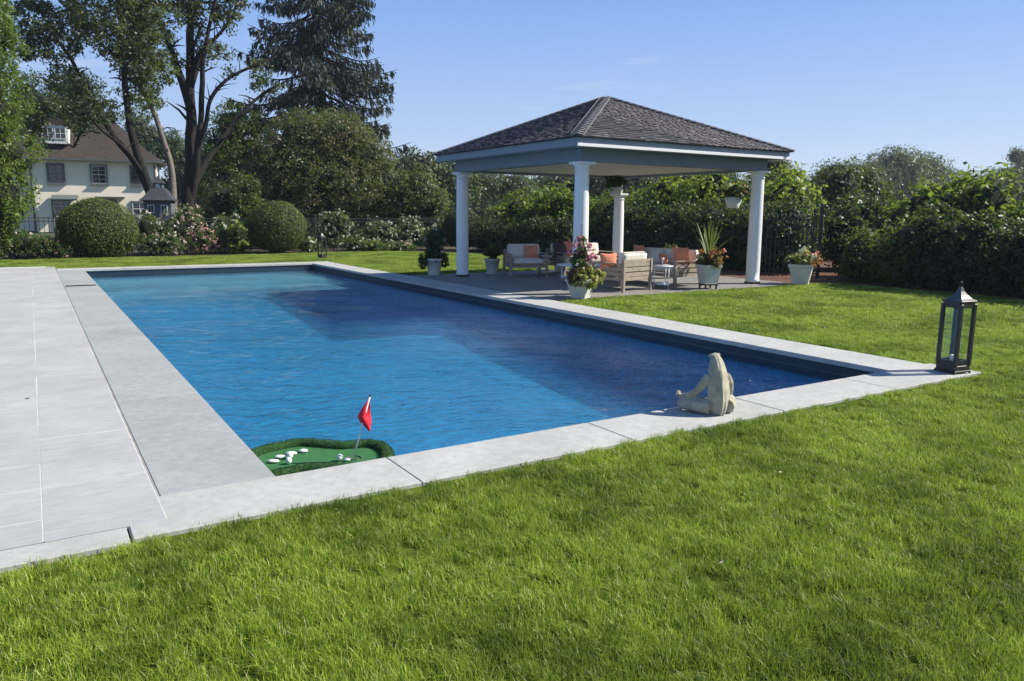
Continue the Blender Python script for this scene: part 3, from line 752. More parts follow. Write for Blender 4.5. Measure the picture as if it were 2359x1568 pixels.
# big maple with several stems, centre-left
Yc = 35.0
bC = spot(432, 560, Yc)
maple_limbs = [(px_path([(432, 560), (434, 455), (438, 330, .2), (440, 200, .4), (442, 60, .6), (450, -90, 1), (455, -200, 1)], Yc), .36, .09),
 (px_path([(440, 470), (452, 380, -.3), (462, 260, -.3), (470, 120, -.5), (500, -20, -1), (530, -120, -1)], Yc), .20, .05),
 (px_path([(438, 250), (415, 170, .3), (392, 110, .6), (360, 30, 1), (330, -70, 1.3)], Yc), .22, .05),
 (px_path([(436, 440), (470, 380, .5), (520, 310, .8), (575, 240, 1), (640, 195, 1.3)], Yc), .22, .05),
 (px_path([(440, 390), (470, 300, -.6), (484, 232, -1), (530, 178, -1.2), (600, 146, -1.4), (640, 130, -1.4)], Yc), .14, .04),
 (px_path([(440, 200), (470, 120), (520, 60), (560, -20)], Yc), .14, .04)]
deciduous('maple_tree', 'large maple with several thick dark stems rising from one base, left of the blue-green spruce', 'tree', bC, maple_limbs,
  pxblobs([(440, 20, 75, 70), (380, -60, 120, 80), (500, -40, 80, 60), (440, -170, 150, 110), (560, -150, 110, 80), (340, 60, 60, 60), (480, 110, 55, 40), (520, 30, 50, 45), (330, -180, 110, 90),
           (575, 150, 34, 24, -1.4), (530, 165, 28, 20, -1), (610, 190, 30, 26, 1), (400, 130, 40, 40)], Yc),
  'lf_maple', 450, 46, .44, .16, .095, ntw=14, shell=.75)
# leaning stems further left (two trees)
Yb = 33.0
bB = spot(350, 560, Yb)
deciduous('leaning_tree', 'tall tree with bare dark limbs leaning to the left in front of the cream house', 'tree', bB,
 [(px_path([(375, 560), (352, 460), (322, 370), (300, 290), (287, 200), (283, 110), (270, 0), (255, -100)], Yb), .24, .06),
  (px_path([(345, 445), (312, 375, .6), (268, 320, 1), (225, 258, 1.4), (200, 215, 1.6), (172, 150, 1.8), (130, 90, 2), (90, 20, 2)], Yb), .18, .05),
  (px_path([(330, 400), (290, 345, -.5), (235, 300, -.8), (205, 262, -1)], Yb), .10, .04),
  (px_path([(235, 265, 1.4), (190, 300, 1.8), (170, 340, 2)], Yb), .09, .03)],
 pxblobs([(250, 60, 95, 75), (170, 40, 90, 80), (110, 100, 70, 70), (300, 110, 70, 60), (250, -60, 130, 80), (140, -70, 110, 90), (350, 30, 60, 60), (150, 190, 60, 45), (330, 160, 50, 32), (60, 40, 60, 80), (200, 200, 35, 30), (300, 220, 28, 20), (120, 245, 50, 26), (200, 245, 45, 22), (250, 235, 40, 28), (80, 250, 50, 40), (300, 262, 22, 14), (190, 280, 42, 22), (240, 272, 34, 20), (75, 300, 34, 30), (340, 255, 22, 14)], Yb),
 'lf_maple', 610, 46, .42, .14, .08, ntw=12, shell=.8)
deciduous('slender_tree', 'slender pale-barked tree leaning left just beside the thick maple stems', 'tree', spot(398, 560, 34.5),
 [(px_path([(398, 560), (398, 440), (392, 380), (375, 320), (352, 255), (330, 215), (318, 150), (300, 60)], 34.5), .20, .05),
  (px_path([(393, 385), (372, 330, .5), (350, 300, .8)], 34.5), .08, .03)],
 pxblobs([(320, 190, 45, 36), (345, 235, 30, 22), (310, 110, 60, 50), (300, 30, 60, 50), (375, 170, 26, 26)], 34.5),
 'lf_grey', 170, 44, .34, .15, .09, bark='bark_pale', ntw=8, shell=.8)

# spruce
def spruce():
    Y = 40.0; B = spot(745, 540, Y); s = depth(B)/F_PX
    t = thing('spruce_tree', 'tall blue-green spruce with drooping layered boughs against the sky', 'tree', (B[0], B[1], 0))
    zt = 23.0; m = MB(); m.tube([(0, 0, 0), (0.1, 0, 8), (0, 0.1, 15), (0, 0, zt)], [.42, .34, .2, .03], 'bark', 10, .05)
    parts = []; z = 3.4; k = 0
    while z < zt-.4:
        f = (zt-z)/(zt-3.0); R = 6.3*f**.72*(.9 if z < 5 else 1)
        for q in range(6+int(5*f)):
            a = random.random()*6.283; L = R*random.uniform(.68, 1.08); da = Vector((math.cos(a), math.sin(a), 0)); zz = z+random.uniform(-.3, .3)
            pts = []; n = 12
            for i in range(n+1):
                u = i/n; pts.append(da*(L*u)+Vector((0, 0, zz - .30*L*math.sin(u*1.9)*.75 + .10*L*max(0, u-.7)*2.2)))
            m.tube(pts, [.075*(1-.85*i/n)*(.4+f) for i in range(n+1)], 'bark', 5)
            # side branchlets then hanging sprays
            side = Vector((-da.y, da.x, 0)); P = []; T = []; Ls = []
            nb = int(L*18)
            for b_ in range(nb):
                u = .10+.90*random.random()**.7; p = pts[int(u*n)]; sd_ = random.choice((-1, 1)); rch = (.95*(1-u)+.22)*min(1.1, .35*L)*random.random()
                c = p+side*sd_*rch+da*rch*.5+Vector((0, 0, -.05-.22*rch)); hang = random.uniform(.2, .75)*(1-.35*u)
                for j in range(4):
                    P.append(c+Vector((random.gauss(0, .05), random.gauss(0, .05), -hang*j/4*1.1)))
                    T.append((side*sd_*.25+da*.35+Vector((random.gauss(0, .25), random.gauss(0, .25), -.9 if j else -.25)))); Ls.append(random.uniform(.22, .40))
            P = np.array(P); T = np.array(T); Nn = unit(np.cross(T, RNG.normal(size=T.shape)))
            parts.append(leaves(P, Nn, np.array(Ls), np.array(Ls)*.24, T=T, tone=np.clip(random.random()*.4+RNG.random(len(P))*.6, 0, 1)))
        z += .62*(.65+.5*f); k += 1
    m.build('trunk', t); leafobj('crown', parts, 'lf_spruce', t)
spruce()

# olive-bronze crabapple
Y = 31.0; B = spot(752, 540, Y)
deciduous('crabapple_tree', 'dense rounded olive and bronze leaved tree in front of the spruce', 'tree', B,
 [(px_path([(752, 560), (750, 500), (735, 420), (700, 350), (680, 300)], Y), .22, .05), (px_path([(752, 510), (780, 430), (820, 360), (840, 310)], Y), .16, .04), (px_path([(751, 500), (752, 400), (750, 310)], Y), .14, .04)],
 pxblobs([(705, 320, 85, 68), (765, 315, 90, 62), (825, 355, 82, 62), (665, 380, 88, 68), (870, 415, 70, 62), (760, 420, 120, 78), (640, 440, 65, 62), (835, 460, 88, 50), (705, 465, 85, 50), (600, 400, 30, 60)], Y),
 'lf_crab', 1150, 30, .26, .12, .065, ntw=8, core=.80, shell=.28, up=.3)

# smaller trees and shrubs behind the fence, right of the crabapple and left of it
def shrub_tree(name, label, px, Y, blobs, mat, ncl, per=30, rc=.3, leaf=.13, wid=.08, cat_='tree', group=None, core=.78, shell=.3):
    B = spot(px, 540, Y); B = (B[0], B[1])
    tops = [(b[0], b[1]) for b in blobs]
    limbs = [(px_path([(px, 575), (px+(tx-px)*.3, 520), (tx, ty)], Y), .10, .03) for tx, ty in tops[:3]]
    return deciduous(name, label, cat_, B, limbs, pxblobs(blobs, Y), mat, ncl, per, rc, leaf, wid, group, ntw=4, core=core, shell=shell)
shrub_tree('ornamental_tree', 'small light-leaved tree at the right edge of the bronze crabapple', 975, 29.5,
  [(960, 435, 46, 52), (995, 470, 42, 46), (935, 465, 42, 46)], 'lf_grey', 260)
shrub_tree('garden_tree', 'green tree seen between the maple stems and the bronze crabapple', 540, 38.0,
  [(540, 290, 60, 55), (510, 350, 62, 60), (575, 360, 55, 65), (530, 420, 80, 60), (595, 290, 32, 35)], 'lf_mid', 420, core=.7)
shrub_tree('yellowish_shrub', 'tall feathery yellow-green shrub behind the right-hand boxwood ball', 568, 29.5,
  [(572, 440, 28, 40), (580, 490, 34, 42), (555, 480, 26, 40)], 'lf_mid', 130, core=.6, cat_='shrub')
shrub_tree('dark_yew', 'very dark rounded evergreen between the maple base and the right-hand boxwood ball', 515, 30.5,
  [(515, 460, 36, 42), (500, 500, 44, 40), (545, 500, 40, 38)], 'lf_dark', 160, core=.85, cat_='shrub')
shrub_tree('background_tree', 'green tree behind the house at the right end of its roof', 385, 78,
  [(400, 350, 40, 50), (360, 340, 42, 42), (330, 320, 40, 50), (440, 380, 50, 50), (480, 400, 50, 70), (310, 290, 30, 30)], 'lf_far', 330, leaf=.22, wid=.14, rc=.6, core=.8)
shrub_tree('background_tree', 'dark tree standing over the left end of the house roof', 130, 76,
  [(150, 250, 70, 50), (90, 300, 60, 60), (210, 250, 50, 34), (60, 230, 60, 70), (170, 200, 50, 40)], 'lf_dark', 420, leaf=.22, wid=.14, rc=.6, core=.6)
# tall bright evergreen at the left picture edge
def arbor():
    Y = 25.6; B = spot(-55, 560, Y); t = thing('arborvitae_tree', 'tall bright green arborvitae column at the left edge beside the rose bed', 'tree', (B[0], B[1], 0))
    m = MB(); m.tube([(0, 0, 0), (0, 0, 4), (0, 0, 9.5)], [.16, .12, .03], 'bark', 8); m.build('trunk', t)
    bl = []
    for i in range(15):
        z = .8+i*.66; r = [1.25, 1.5, 1.62, 1.68, 1.72, 1.74, 1.74, 1.72, 1.68, 1.6, 1.5, 1.35, 1.15, .85, .5][i]
        bl.append((RNG.normal()*.12, RNG.normal()*.12, z, r*1.12, r*1.12, .75))
    leafobj('crown', clumpy(bl, 1500, 34, .22, .11, .06, shell=.22, up=.5, flat=1.5), 'lf_arbor', t)
    core_mesh('crown_shade_core', bl, 'core_green', t, .74)
arbor()

# far tree line, each its own tree
def far_tree(label, Y, blobs, mat='lf_far', ncl=260, core=.86, leaf=.3):
    px = blobs[0][0]
    return shrub_tree('distant_tree', label, px, Y, blobs, mat, ncl, 26, .75, leaf, leaf*.65, group=None, core=core)
far_tree('distant tree showing between the ornamental tree and the left pavilion eave', 58, [(965, 385, 46, 40), (1010, 400, 40, 40), (925, 420, 40, 60), (1050, 420, 50, 60)])
far_tree('distant tree behind the left pavilion column', 62, [(1110, 430, 60, 45), (1180, 430, 55, 36), (1060, 440, 60, 60)], ncl=240)
far_tree('distant tree behind the near pavilion column', 64, [(1290, 430, 70, 48), (1370, 420, 60, 50), (1220, 440, 50, 40)], ncl=240)
far_tree('distant tree behind the middle of the pavilion', 60, [(1480, 420, 70, 50), (1570, 415, 70, 50), (1650, 410, 50, 50)], ncl=260)
far_tree('dark hazy tree just right of the pavilion roof', 42, [(1905, 425, 50, 50), (1965, 415, 55, 48), (1925, 480, 80, 70), (1880, 480, 40, 70), (1985, 500, 60, 80), (1930, 560, 70, 60), (2050, 520, 60, 60)], 'lf_dark', ncl=380, leaf=.2)
far_tree('highest rounded tree on the right skyline', 66, [(2060, 395, 75, 58), (2130, 400, 60, 50), (2010, 420, 60, 50), (2090, 450, 100, 60), (2175, 420, 45, 36)], 'lf_far', ncl=520)
far_tree('lower hazy tree left of the right picture edge', 75, [(2240, 440, 60, 42), (2300, 425, 50, 40), (2210, 460, 60, 50)], 'lf_far', ncl=260)
far_tree('thin-crowned tree poking above the skyline at the right edge', 60, [(2345, 360, 26, 20), (2365, 395, 36, 36), (2330, 400, 20, 18), (2400, 380, 50, 50), (2380, 440, 70, 60)], 'lf_far', ncl=300)
far_tree('round tree standing farther right outside the hedge', 60, [(2520, 400, 90, 60), (2620, 420, 90, 60), (2480, 450, 70, 60)], 'lf_far', ncl=300)
far_tree('distant tree low behind the maple stems', 80, [(430, 430, 60, 50), (500, 430, 60, 50), (360, 440, 50, 40)], 'lf_far', ncl=220)
def woodland():
    parts = []; bl = []
    for i in range(46):
        px = -500+i*75+RNG.normal()*12; Y = 84+RNG.random()*14; b = pxblobs([(px, 478, 70, 34+RNG.random()*18)], Y)[0]; bl.append(b)
    o = leafobj('distant_woodland', clumpy(bl, 900, 22, 1.2, .5, .33, shell=.3), 'lf_far', kind='stuff')
    core_mesh('woodland_shade_core', bl, 'core_green', o, .86)
woodland()

# garden trees right behind the pavilion
shrub_tree('grey_green_tree', 'soft grey-green tree behind the right pavilion column', 1770, 20.0,
  [(1790, 420, 52, 62), (1745, 450, 50, 60), (1820, 450, 34, 60), (1775, 380, 36, 36), (1800, 520, 55, 60), (1700, 440, 44, 40)], 'lf_grey', 480, leaf=.11, wid=.06, rc=.26, core=.8)

# ================================================================== HEDGES AND SHRUBS
def hedge(name, label, pts, half, h0, h1, mat, ncl, per=34, rc=.22, leaf=.1, wid=.06, cat_='hedge', core=.88, lump=.18, corem='core_green', group=None, shell=.22, up=.35):
    """loose hedge along a ground polyline"""
    t = thing(name, label, cat_, (pts[0][0], pts[0][1], 0), 0, group); bl = []
    o = np.array(pts[0][:2])
    for (a, b) in zip(pts[:-1], pts[1:]):
        a = np.array(a[:2]); b = np.array(b[:2]); L = np.linalg.norm(b-a); n = max(1, int(L/(half*.75)))
        for i in range(n+1):
            c = a+(b-a)*i/n-o; hh = h0+(h1-h0)*(i/n); j = 1+lump*RNG.normal(); jr = 1+lump*.6*RNG.normal()
            bl.append((c[0], c[1], hh*.5*j, half*jr, half*jr, hh*.52*j))
            bl.append((c[0]+RNG.normal()*half*.3, c[1]+RNG.normal()*half*.3, hh*.28, half*1.0, half*1.0, hh*.34))
    per = max(8, per//2); ncl = cover(bl, leaf, wid, 1.4, 66000)//per
    leafobj('foliage', [clumpy(bl, ncl, per, rc, leaf, wid, shell=shell, up=up), inner_leaves(bl, core*.84, leaf*1.3, wid*1.3, cover(bl, leaf*1.3, wid*1.3, .6))], mat, t)
    core_mesh('foliage_shade_core', bl, corem, t, core*.78, 12, 8)
    return t
hedge('yew_hedge', 'dark clipped hedge along the right side of the lawn, ending at the right picture edge', [(15.75, 5.0), (15.8, -1.5), (15.9, -6.5)], .70, 1.55, 1.75, 'lf_dark', 620, 34, .16, .085, .055, lump=.06, corem='core')
hedge('viburnum_hedge', 'tall sunlit yellow-green shrub hedge rising behind the dark hedge on the right', [(18.4, 6.9), (18.0, 2), (17.8, -6)], .95, 2.45, 2.25, 'lf_bright', 900, 34, .26, .15, .10, lump=.10)
hedge('leafy_shrub', 'lit leafy shrub at the foot of the dark hedge, right of the iron gate', [(16.1, 6.9), (15.7, 5.5)], .60, .95, 1.1, 'lf_mid', 180, 34, .2, .09, .055, cat_='shrub', corem='core')
hedge('laurel_hedge', 'tall dark leafy hedge behind the seating area of the pavilion', [(16.6, 9.5), (16.4, 13.5), (16.6, 17.5)], .8, 1.9, 1.9, 'lf_dark', 620, 34, .24, .10, .06, lump=.1, corem='core')
hedge('hydrangea_hedge', 'bright lime-tipped shrubs rising behind the dark hedge, seen through the pavilion', [(18.6, 11.2), (18.4, 14), (18.6, 16.5)], .95, 2.75, 2.95, 'lf_lime', 620, 34, .28, .17, .10, lump=.1)
hedge('dogwood_hedge', 'green and cream shrub mass behind the lawn left of the near pavilion column', [(18.6, 17), (17.6, 20.5), (16.6, 24.5)], .95, 2.3, 2.3, 'lf_bright', 620, 34, .28, .15, .09, lump=.14)
hedge('laurel_hedge', 'dark shrub row at the lawn edge left of the near pavilion column', [(16.9, 17.6), (16.0, 20.6), (15.2, 23.4)], .7, 1.2, 1.3, 'lf_dark', 420, 34, .2, .09, .055, lump=.12, corem='core')

hedge('thicket', 'dark thicket filling the gap between the iron gate and the right-hand hedge', [(19.5, 9.6), (21.5, 8.6), (24, 6.5)], 1.1, 2.1, 2.4, 'lf_dark', 0, 34, .26, .13, .08, cat_='shrubs', corem='core', lump=.12)
shrub_tree('holly_tree', 'dark broad evergreen rising right of the iron gate', 1950, 16.0, [(1935, 440, 58, 62), (1990, 450, 56, 64), (1900, 520, 48, 70), (1960, 545, 70, 66), (2030, 520, 60, 70), (1880, 590, 40, 40)], 'lf_dark', 0, 30, .35, .14, .09, core=.85)
hedge('understorey_hedge', 'dark understorey shrubs just behind the iron fence below the crabapple', [(5.6, 30.3), (10.5, 30.0), (17.5, 29.8)], .8, 1.45, 1.5, 'lf_dark', 0, 34, .22, .11, .065, cat_='shrubs', corem='core', lump=.16)
def ball(label, px, py, r_px, Y, squash=.95, mat='lf_box', nm='boxwood_ball'):
    P = spot(px, py, Y); r = r_px*depth(P)/F_PX; h = P[2]
    t = thing(nm, label, 'boxwood', (P[0], P[1], 0))
    n = 15000; d = unit(RNG.normal(size=(n, 3))); d = d[d[:, 2] > -.85]; n = len(d)
    q = 1+.03*np.sin(d[:, 0]*7+px)*np.sin(d[:, 2]*6)+.02*np.sin(d[:, 1]*13+d[:, 0]*9)*np.cos(d[:, 2]*11)+RNG.normal(size=n)*.018+(RNG.random(n) < .03)*RNG.random(n)*.06
    Pp = d*q[:, None]*np.array([r, r, r*squash]); Pp[:, 2] += h
    Nn = unit(d*.8+RNG.normal(size=(n, 3))*.5)
    leafobj('foliage', leaves(Pp, Nn, .05*(.6+.8*RNG.random(n)), .032*(.6+.8*RNG.random(n))), mat, t)
    core_mesh('foliage_shade_core', [(0, 0, h, r, r, r*squash)], 'core_green', t, .945, 28, 18)
    m = MB(); m.tube([(0, 0, -.02), (0, 0, max(.1, h-r*.8))], [.05, .04], 'bark', 6); m.build('trunk', t)
ball('clipped boxwood ball in front of the cream house, left of the rose bushes', 225, 530, 83, 25.9, .86)
ball('clipped boxwood ball between the rose bushes and the small black lantern', 637, 524, 65, 26.2, .92)
ball('very dark clipped yew ball behind the left pavilion column', 1066, 527, 46, 25.2, 1.0, 'lf_dark', 'yew_ball')

def flower_bush(name, label, cat_, px, pyt, pyb, wpx, Y, lf, fl, nfl, ncl=90, leaf=.07, flsize=.075, group=None):
    top = spot(px, pyt, Y); s = depth(top)/F_PX; h = max(.3, top[2]); r = wpx*.5*s
    t = thing(name, label, cat_, (top[0], top[1], 0), 0, group)
    bl = [(RNG.normal()*.35*r, RNG.normal()*.2, h*(.35+.3*RNG.random()), r*.6, r*.5, h*.42) for _ in range(5)] + [(0, 0, h*.4, r*.8, r*.6, h*.42), (RNG.normal()*.2*r, 0, h*.78, r*.35, r*.35, h*.22)]
    leafobj('foliage', clumpy(bl, ncl*2, 18, .13, leaf, leaf*.6, shell=.4), lf, t)
    core_mesh('foliage_shade_core', bl, 'core', t, .5, 10, 8)
    parts = []
    P, d = blob_pts(bl, int(nfl*1.5), shell=.05)
    for k in range(6):
        off = RNG.normal(size=P.shape)*flsize*.33
        parts.append(leaves(P*1.0+d*.04+off, unit(d+RNG.normal(size=d.shape)*.5), flsize*(.7+.6*RNG.random(len(P))), flsize*.75, fold=.2))
    leafobj('blossom', parts, fl, t, kind='stuff')
    m = MB()
    for _ in range(6): m.tube([(RNG.normal()*.08, RNG.normal()*.08, -.02), (RNG.normal()*.3*r, RNG.normal()*.2*r, h*.5)], [.012, .006], 'bark', 5)
    m.build('stem', t)
fb = flower_bush
fb('rose_bush', 'low bush with pale pink blooms at the left picture edge', 'rose bush', 25, 528, 598, 110, 25.6, 'lf_mid', 'fl_palepink', 34)
fb('rose_bush', 'dark leafy bush with few pink blooms left of the left-hand boxwood ball', 'rose bush', 92, 545, 598, 80, 25.3, 'lf_mid', 'fl_pink', 16)
fb('rose_bush', 'bushy white and green flowering shrub right of the left-hand boxwood ball', 'rose bush', 345, 490, 592, 90, 26.4, 'lf_mid', 'fl_white', 55)
fb('rose_bush', 'tallest rose bush covered in pale blooms below the dovecote', 'rose bush', 425, 468, 590, 90, 26.8, 'lf_mid', 'fl_palepink', 130, 110)
fb('rose_bush', 'pink flowering bush in the middle of the rose bed', 'rose bush', 470, 525, 590, 80, 26.0, 'lf_mid', 'fl_pink', 90)
fb('rose_bush', 'white flowering bush left of the lime hydrangea', 'rose bush', 508, 495, 588, 70, 26.6, 'lf_mid', 'fl_white', 100)
fb('rose_bush', 'low green bush with small pale blooms at the left of the rose bed', 'rose bush', 385, 540, 592, 90, 25.6, 'lf_mid', 'fl_palepink', 50)
fb('hydrangea_bush', 'lime and cream hydrangea beside the right-hand boxwood ball', 'hydrangea', 548, 512, 590, 70, 25.9, 'lf_mid', 'lf_lime', 50, flsize=.14)
fb('rose_bush', 'white flowering bush just right of the right-hand boxwood ball', 'rose bush', 712, 548, 590, 50, 26.0, 'lf_mid', 'fl_white', 40)
fb('oakleaf_bush', 'upright pale-leaved shrub behind the small black lantern', 'shrub', 765, 488, 585, 72, 26.8, 'lf_grey', 'fl_white', 80)
fb('perennial_clump', 'green clump of perennials right of the small black lantern', 'perennials', 820, 545, 582, 80, 26.3, 'lf_mid', 'fl_white', 25)
fb('perennial_clump', 'pale flowering clump at the fence below the bronze crabapple', 'perennials', 880, 510, 580, 85, 26.8, 'lf_grey', 'fl_white', 75)
fb('perennial_clump', 'white flowering shrub left of the dark planter', 'perennials', 950, 500, 580, 85, 26.6, 'lf_grey', 'fl_white', 90)
fb('perennial_clump', 'low yellow-green clump at the lawn edge below the crabapple', 'perennials', 860, 556, 580, 90, 26.0, 'lf_mid', 'lf_yellow', 30)
fb('perennial_clump', 'low leafy clump at the lawn edge left of the dark planter', 'perennials', 925, 558, 580, 80, 25.8, 'lf_grey', 'fl_palepink', 25)
fb('perennial_clump', 'leafy clump behind the dark planter', 'perennials', 1000, 520, 582, 70, 26.2, 'lf_mid', 'fl_white', 30)

# ================================================================== IRON FENCE AND GATE
def fence():
    A = np.array([-7.5, 27.6]); Bp = np.array([17.5, 28.4]); L = np.linalg.norm(Bp-A); d = (Bp-A)/L; ang = math.atan2(d[1], d[0])
    t = thing('iron_fence', 'dark iron picket fence running behind the rose bed and boxwood balls', 'fence', (A[0], A[1], 0), ang)
    m = MB()
    m.box((0, 0, .67), (.018, .018, 1.34), 'iron'); pk = None
    n = int(L/.15)
    for i in range(n):
        if pk is None: o = m.build('picket', t); pk = o.data
        else: o = link('picket', pk, t)
        o.location = (.08+i*.15, 0, 0)
    for z in (1.30, 1.18, .12):
        q = MB(); q.box((L/2, 0, z), (L, .032, .028), 'iron'); q.build('rail', t)
    pm = MB(); pm.box((0, 0, .7), (.06, .06, 1.4), 'iron', bevel=.004); pm.ell((0, 0, 1.44), (.045, .045, .045), 'iron', 10, 8); p0 = None
    x = 0
    while x <= L:
        if p0 is None: o = pm.build('post', t); p0 = o.data
        else: o = link('post', p0, t)
        o.location = (x, 0, 0); x += 2.4
fence()
def gate():
    A = np.array([14.35, 8.6]); Bp = np.array([15.75, 7.9]); L = np.linalg.norm(Bp-A); d = (Bp-A)/L
    t = thing('iron_gate', 'tall black iron gate section between the right column and the right hedge', 'gate', (A[0], A[1], 0), math.atan2(d[1], d[0]))
    for x, h, w_ in ((-.02, 1.62, .05), (L+.02, 1.80, .07), (L-.16, 1.66, .04)):
        q = MB(); q.box((x, 0, h/2), (w_, w_, h), 'iron', bevel=.004); q.ell((x, 0, h+.03), (.04, .04, .05), 'iron', 10, 8); q.build('post', t)
    pk = None
    for i in range(int(L/.115)):
        if pk is None:
            q = MB(); q.box((0, 0, .78), (.018, .018, 1.46), 'iron'); q.lathe([(.016, 1.51), (.022, 1.54), (.002, 1.62)], 'iron', n=6); o = q.build('picket', t); pk = o.data
        else: o = link('picket', pk, t)
        o.location = (.08+i*.115, 0, 0)
    for z in (1.46, 1.30, .12):
        q = MB(); q.box((L/2, 0, z), (L, .03, .03), 'iron'); q.build('rail', t)
    h = MB(); h.box((L-.12, -.035, 1.0), (.05, .04, .12), 'metal', bevel=.004); h.build('latch', t)
gate()

# ================================================================== HOUSE
def house():
    O = spot(88, 534, 62.0); th = math.radians(-8)
    t = thing('cream_house', 'cream stucco house with steep brown roof and white dormer behind the trees at left', 'house', (O[0], O[1], 0), th)
    Wd, D = 8.2, 8.0; zE = 5.35; z0 = 0
    m = MB()
    m.box((Wd/2, D/2, zE/2), (Wd, D, zE), 'stucco')
    # recessed wing at the left
    m.box((-1.6, 3.2+2.6, 2.35), (3.2, 5.2, 4.7), 'stucco'); m.build('wall', t)
    r = MB()
    # steep hip roof with flared eaves
    zr = 9.3
    lower = [(-.55, -.55, zE-.02), (Wd+.55, -.55, zE-.02), (Wd+.55, D+.55, zE-.02), (-.55, D+.55, zE-.02)]
    mid = [(.5, .5, zE+.75), (Wd-.5, .5, zE+.75), (Wd-.5, D-.5, zE+.75), (.5, D-.5, zE+.75)]
    rg = [(3.6, D/2-.1, zr), (Wd-3.6, D/2-.1, zr), (Wd-3.6, D/2+.1, zr), (3.6, D/2+.1, zr)]
    V = lower+mid+rg; Fq = []
    for k in (0, 4):
        for i in range(4): Fq.append([k+i, k+(i+1) % 4, k+4+(i+1) % 4, k+4+i])
    Fq += [[8, 9, 10, 11], [3, 2, 1, 0]]
    r.add(V, Fq, 'h_roof')
    wv = [(-3.5, 2.8, 4.68), (.0, 2.8, 4.68), (0, 8.6, 4.68), (-3.5, 8.6, 4.68), (-2.2, 5.7, 7.2), (0, 5.7, 7.2)]
    r.add(wv, [[0, 1, 5, 4], [2, 3, 4, 5], [3, 0, 4], [3, 2, 1, 0]], 'h_roof')
    rf = r.build('roof', t)
    e = MB(); e.box((Wd/2, -.58, zE-.06), (Wd+1.2, .10, .14), 'h_trim'); e.box((Wd/2, -.28, zE-.10), (Wd+.9, .5, .05), 'h_trim'); e.build('gutter', t)
    d = MB(); d.tube([(-.1, -.55, zE-.1), (-.12, -.3, zE-.35), (-.12, -.08, zE-.7), (-.12, -.08, .1)], .075, 'h_trim', 8); d.build('downspout', t)
    d = MB(); d.tube([(Wd-.15, -.55, zE-.1), (Wd-.15, -.08, zE-.5), (Wd-.15, -.08, .1)], .06, 'h_trim', 8); d.build('downspout', t)
    def window(x, z, w_, h_, cols, rows, sash, y=0.0, shut=True, parent=t):
        f = MB(); fw = .10
        for (cx, cz, sx, sz) in ((x-w_/2-fw/2, z, fw, h_+2*fw), (x+w_/2+fw/2, z, fw, h_+2*fw), (x, z+h_/2+fw/2, w_, fw), (x, z-h_/2-fw/2, w_, fw)):
            f.box((cx, y-.04, cz), (sx, .12, sz), 'h_trim' if shut else 'h_white')
        o = f.build('window', parent)
        p = MB(); p.box((x, y-.006, z), (w_, .03, h_), 'pane'); p.build('pane', o)
        s_ = MB()
        s_.box((x, y-.05, z), (w_, .05, .05), sash)
        for cz in (z+h_/2-.025, z-h_/2+.025): s_.box((x, y-.045, cz), (w_, .05, .05), sash)
        for cx in (x-w_/2+.025, x+w_/2-.025): s_.box((cx, y-.045, z), (.05, .05, h_-.1), sash)
        for i in range(1, cols): s_.box((x-w_/2+w_*i/cols, y-.035, z), (.028, .03, h_-.1), sash)
        for j in range(1, rows):
            if abs(j*2-rows) > 0: s_.box((x, y-.035, z-h_/2+h_*j/rows), (w_-.1, .03, .028), sash)
        s_.build('sash', o)
        b = MB(); b.box((x, y-.09, z-h_/2-fw-.03), (w_+.3, .18, .06), 'h_trim' if shut else 'h_white'); b.build('sill', o)
    for x in (1.45, 4.25, 6.9): window(x, 4.25, .95, 1.30, 2, 4, 'h_white' if x == 4.25 else 'play_wall')
    for x in (1.6, 6.85): window(x, 1.15 if x < 4 else 1.75, 1.0, 2.2 if x < 4 else 1.0, 2, 6 if x < 4 else 2, 'h_white')
    window(4.7, 1.6, 1.0, 1.5, 2, 4, 'h_white')
    # dormer
    dm = MB(); dm.box((1.55, 1.15, zE+1.75), (1.75, 1.9, 1.35), 'h_white')
    dm.add([(.55, .05, zE+2.42), (2.55, .05, zE+2.42), (2.55, 3.2, zE+2.42), (.55, 3.2, zE+2.42), (1.55, .05, zE+3.0), (1.55, 3.2, zE+3.0)], [[0, 1, 4], [1, 2, 5, 4], [3, 0, 4, 5], [2, 3, 5], [3, 2, 1, 0]], 'h_roof')
    do = dm.build('dormer', t)
    for x in (1.15, 1.95):
        p = MB(); p.box((x, .19, zE+1.8), (.62, .03, .75), 'pane'); p.build('pane', do)
        g = MB()
        for dx in (-.33, 0, .33): g.box((x+dx, .165, zE+1.8), (.05 if dx else .03, .04, .8), 'h_white')
        for dz in (-.38, 0, .38): g.box((x, .16, zE+1.8+dz), (.7, .03, .05 if dz else .03), 'h_white')
        g.build('sash', do)
    s_ = MB(); s_.box((1.95, -.7, 2.52), (1.7, 1.3, .10), 'h_trim', tilt=('X', .25)); s_.box((4.9, -.35, 2.60), (2.0, .7, .07), 'h_trim'); s_.build('door_canopy', t)
house()
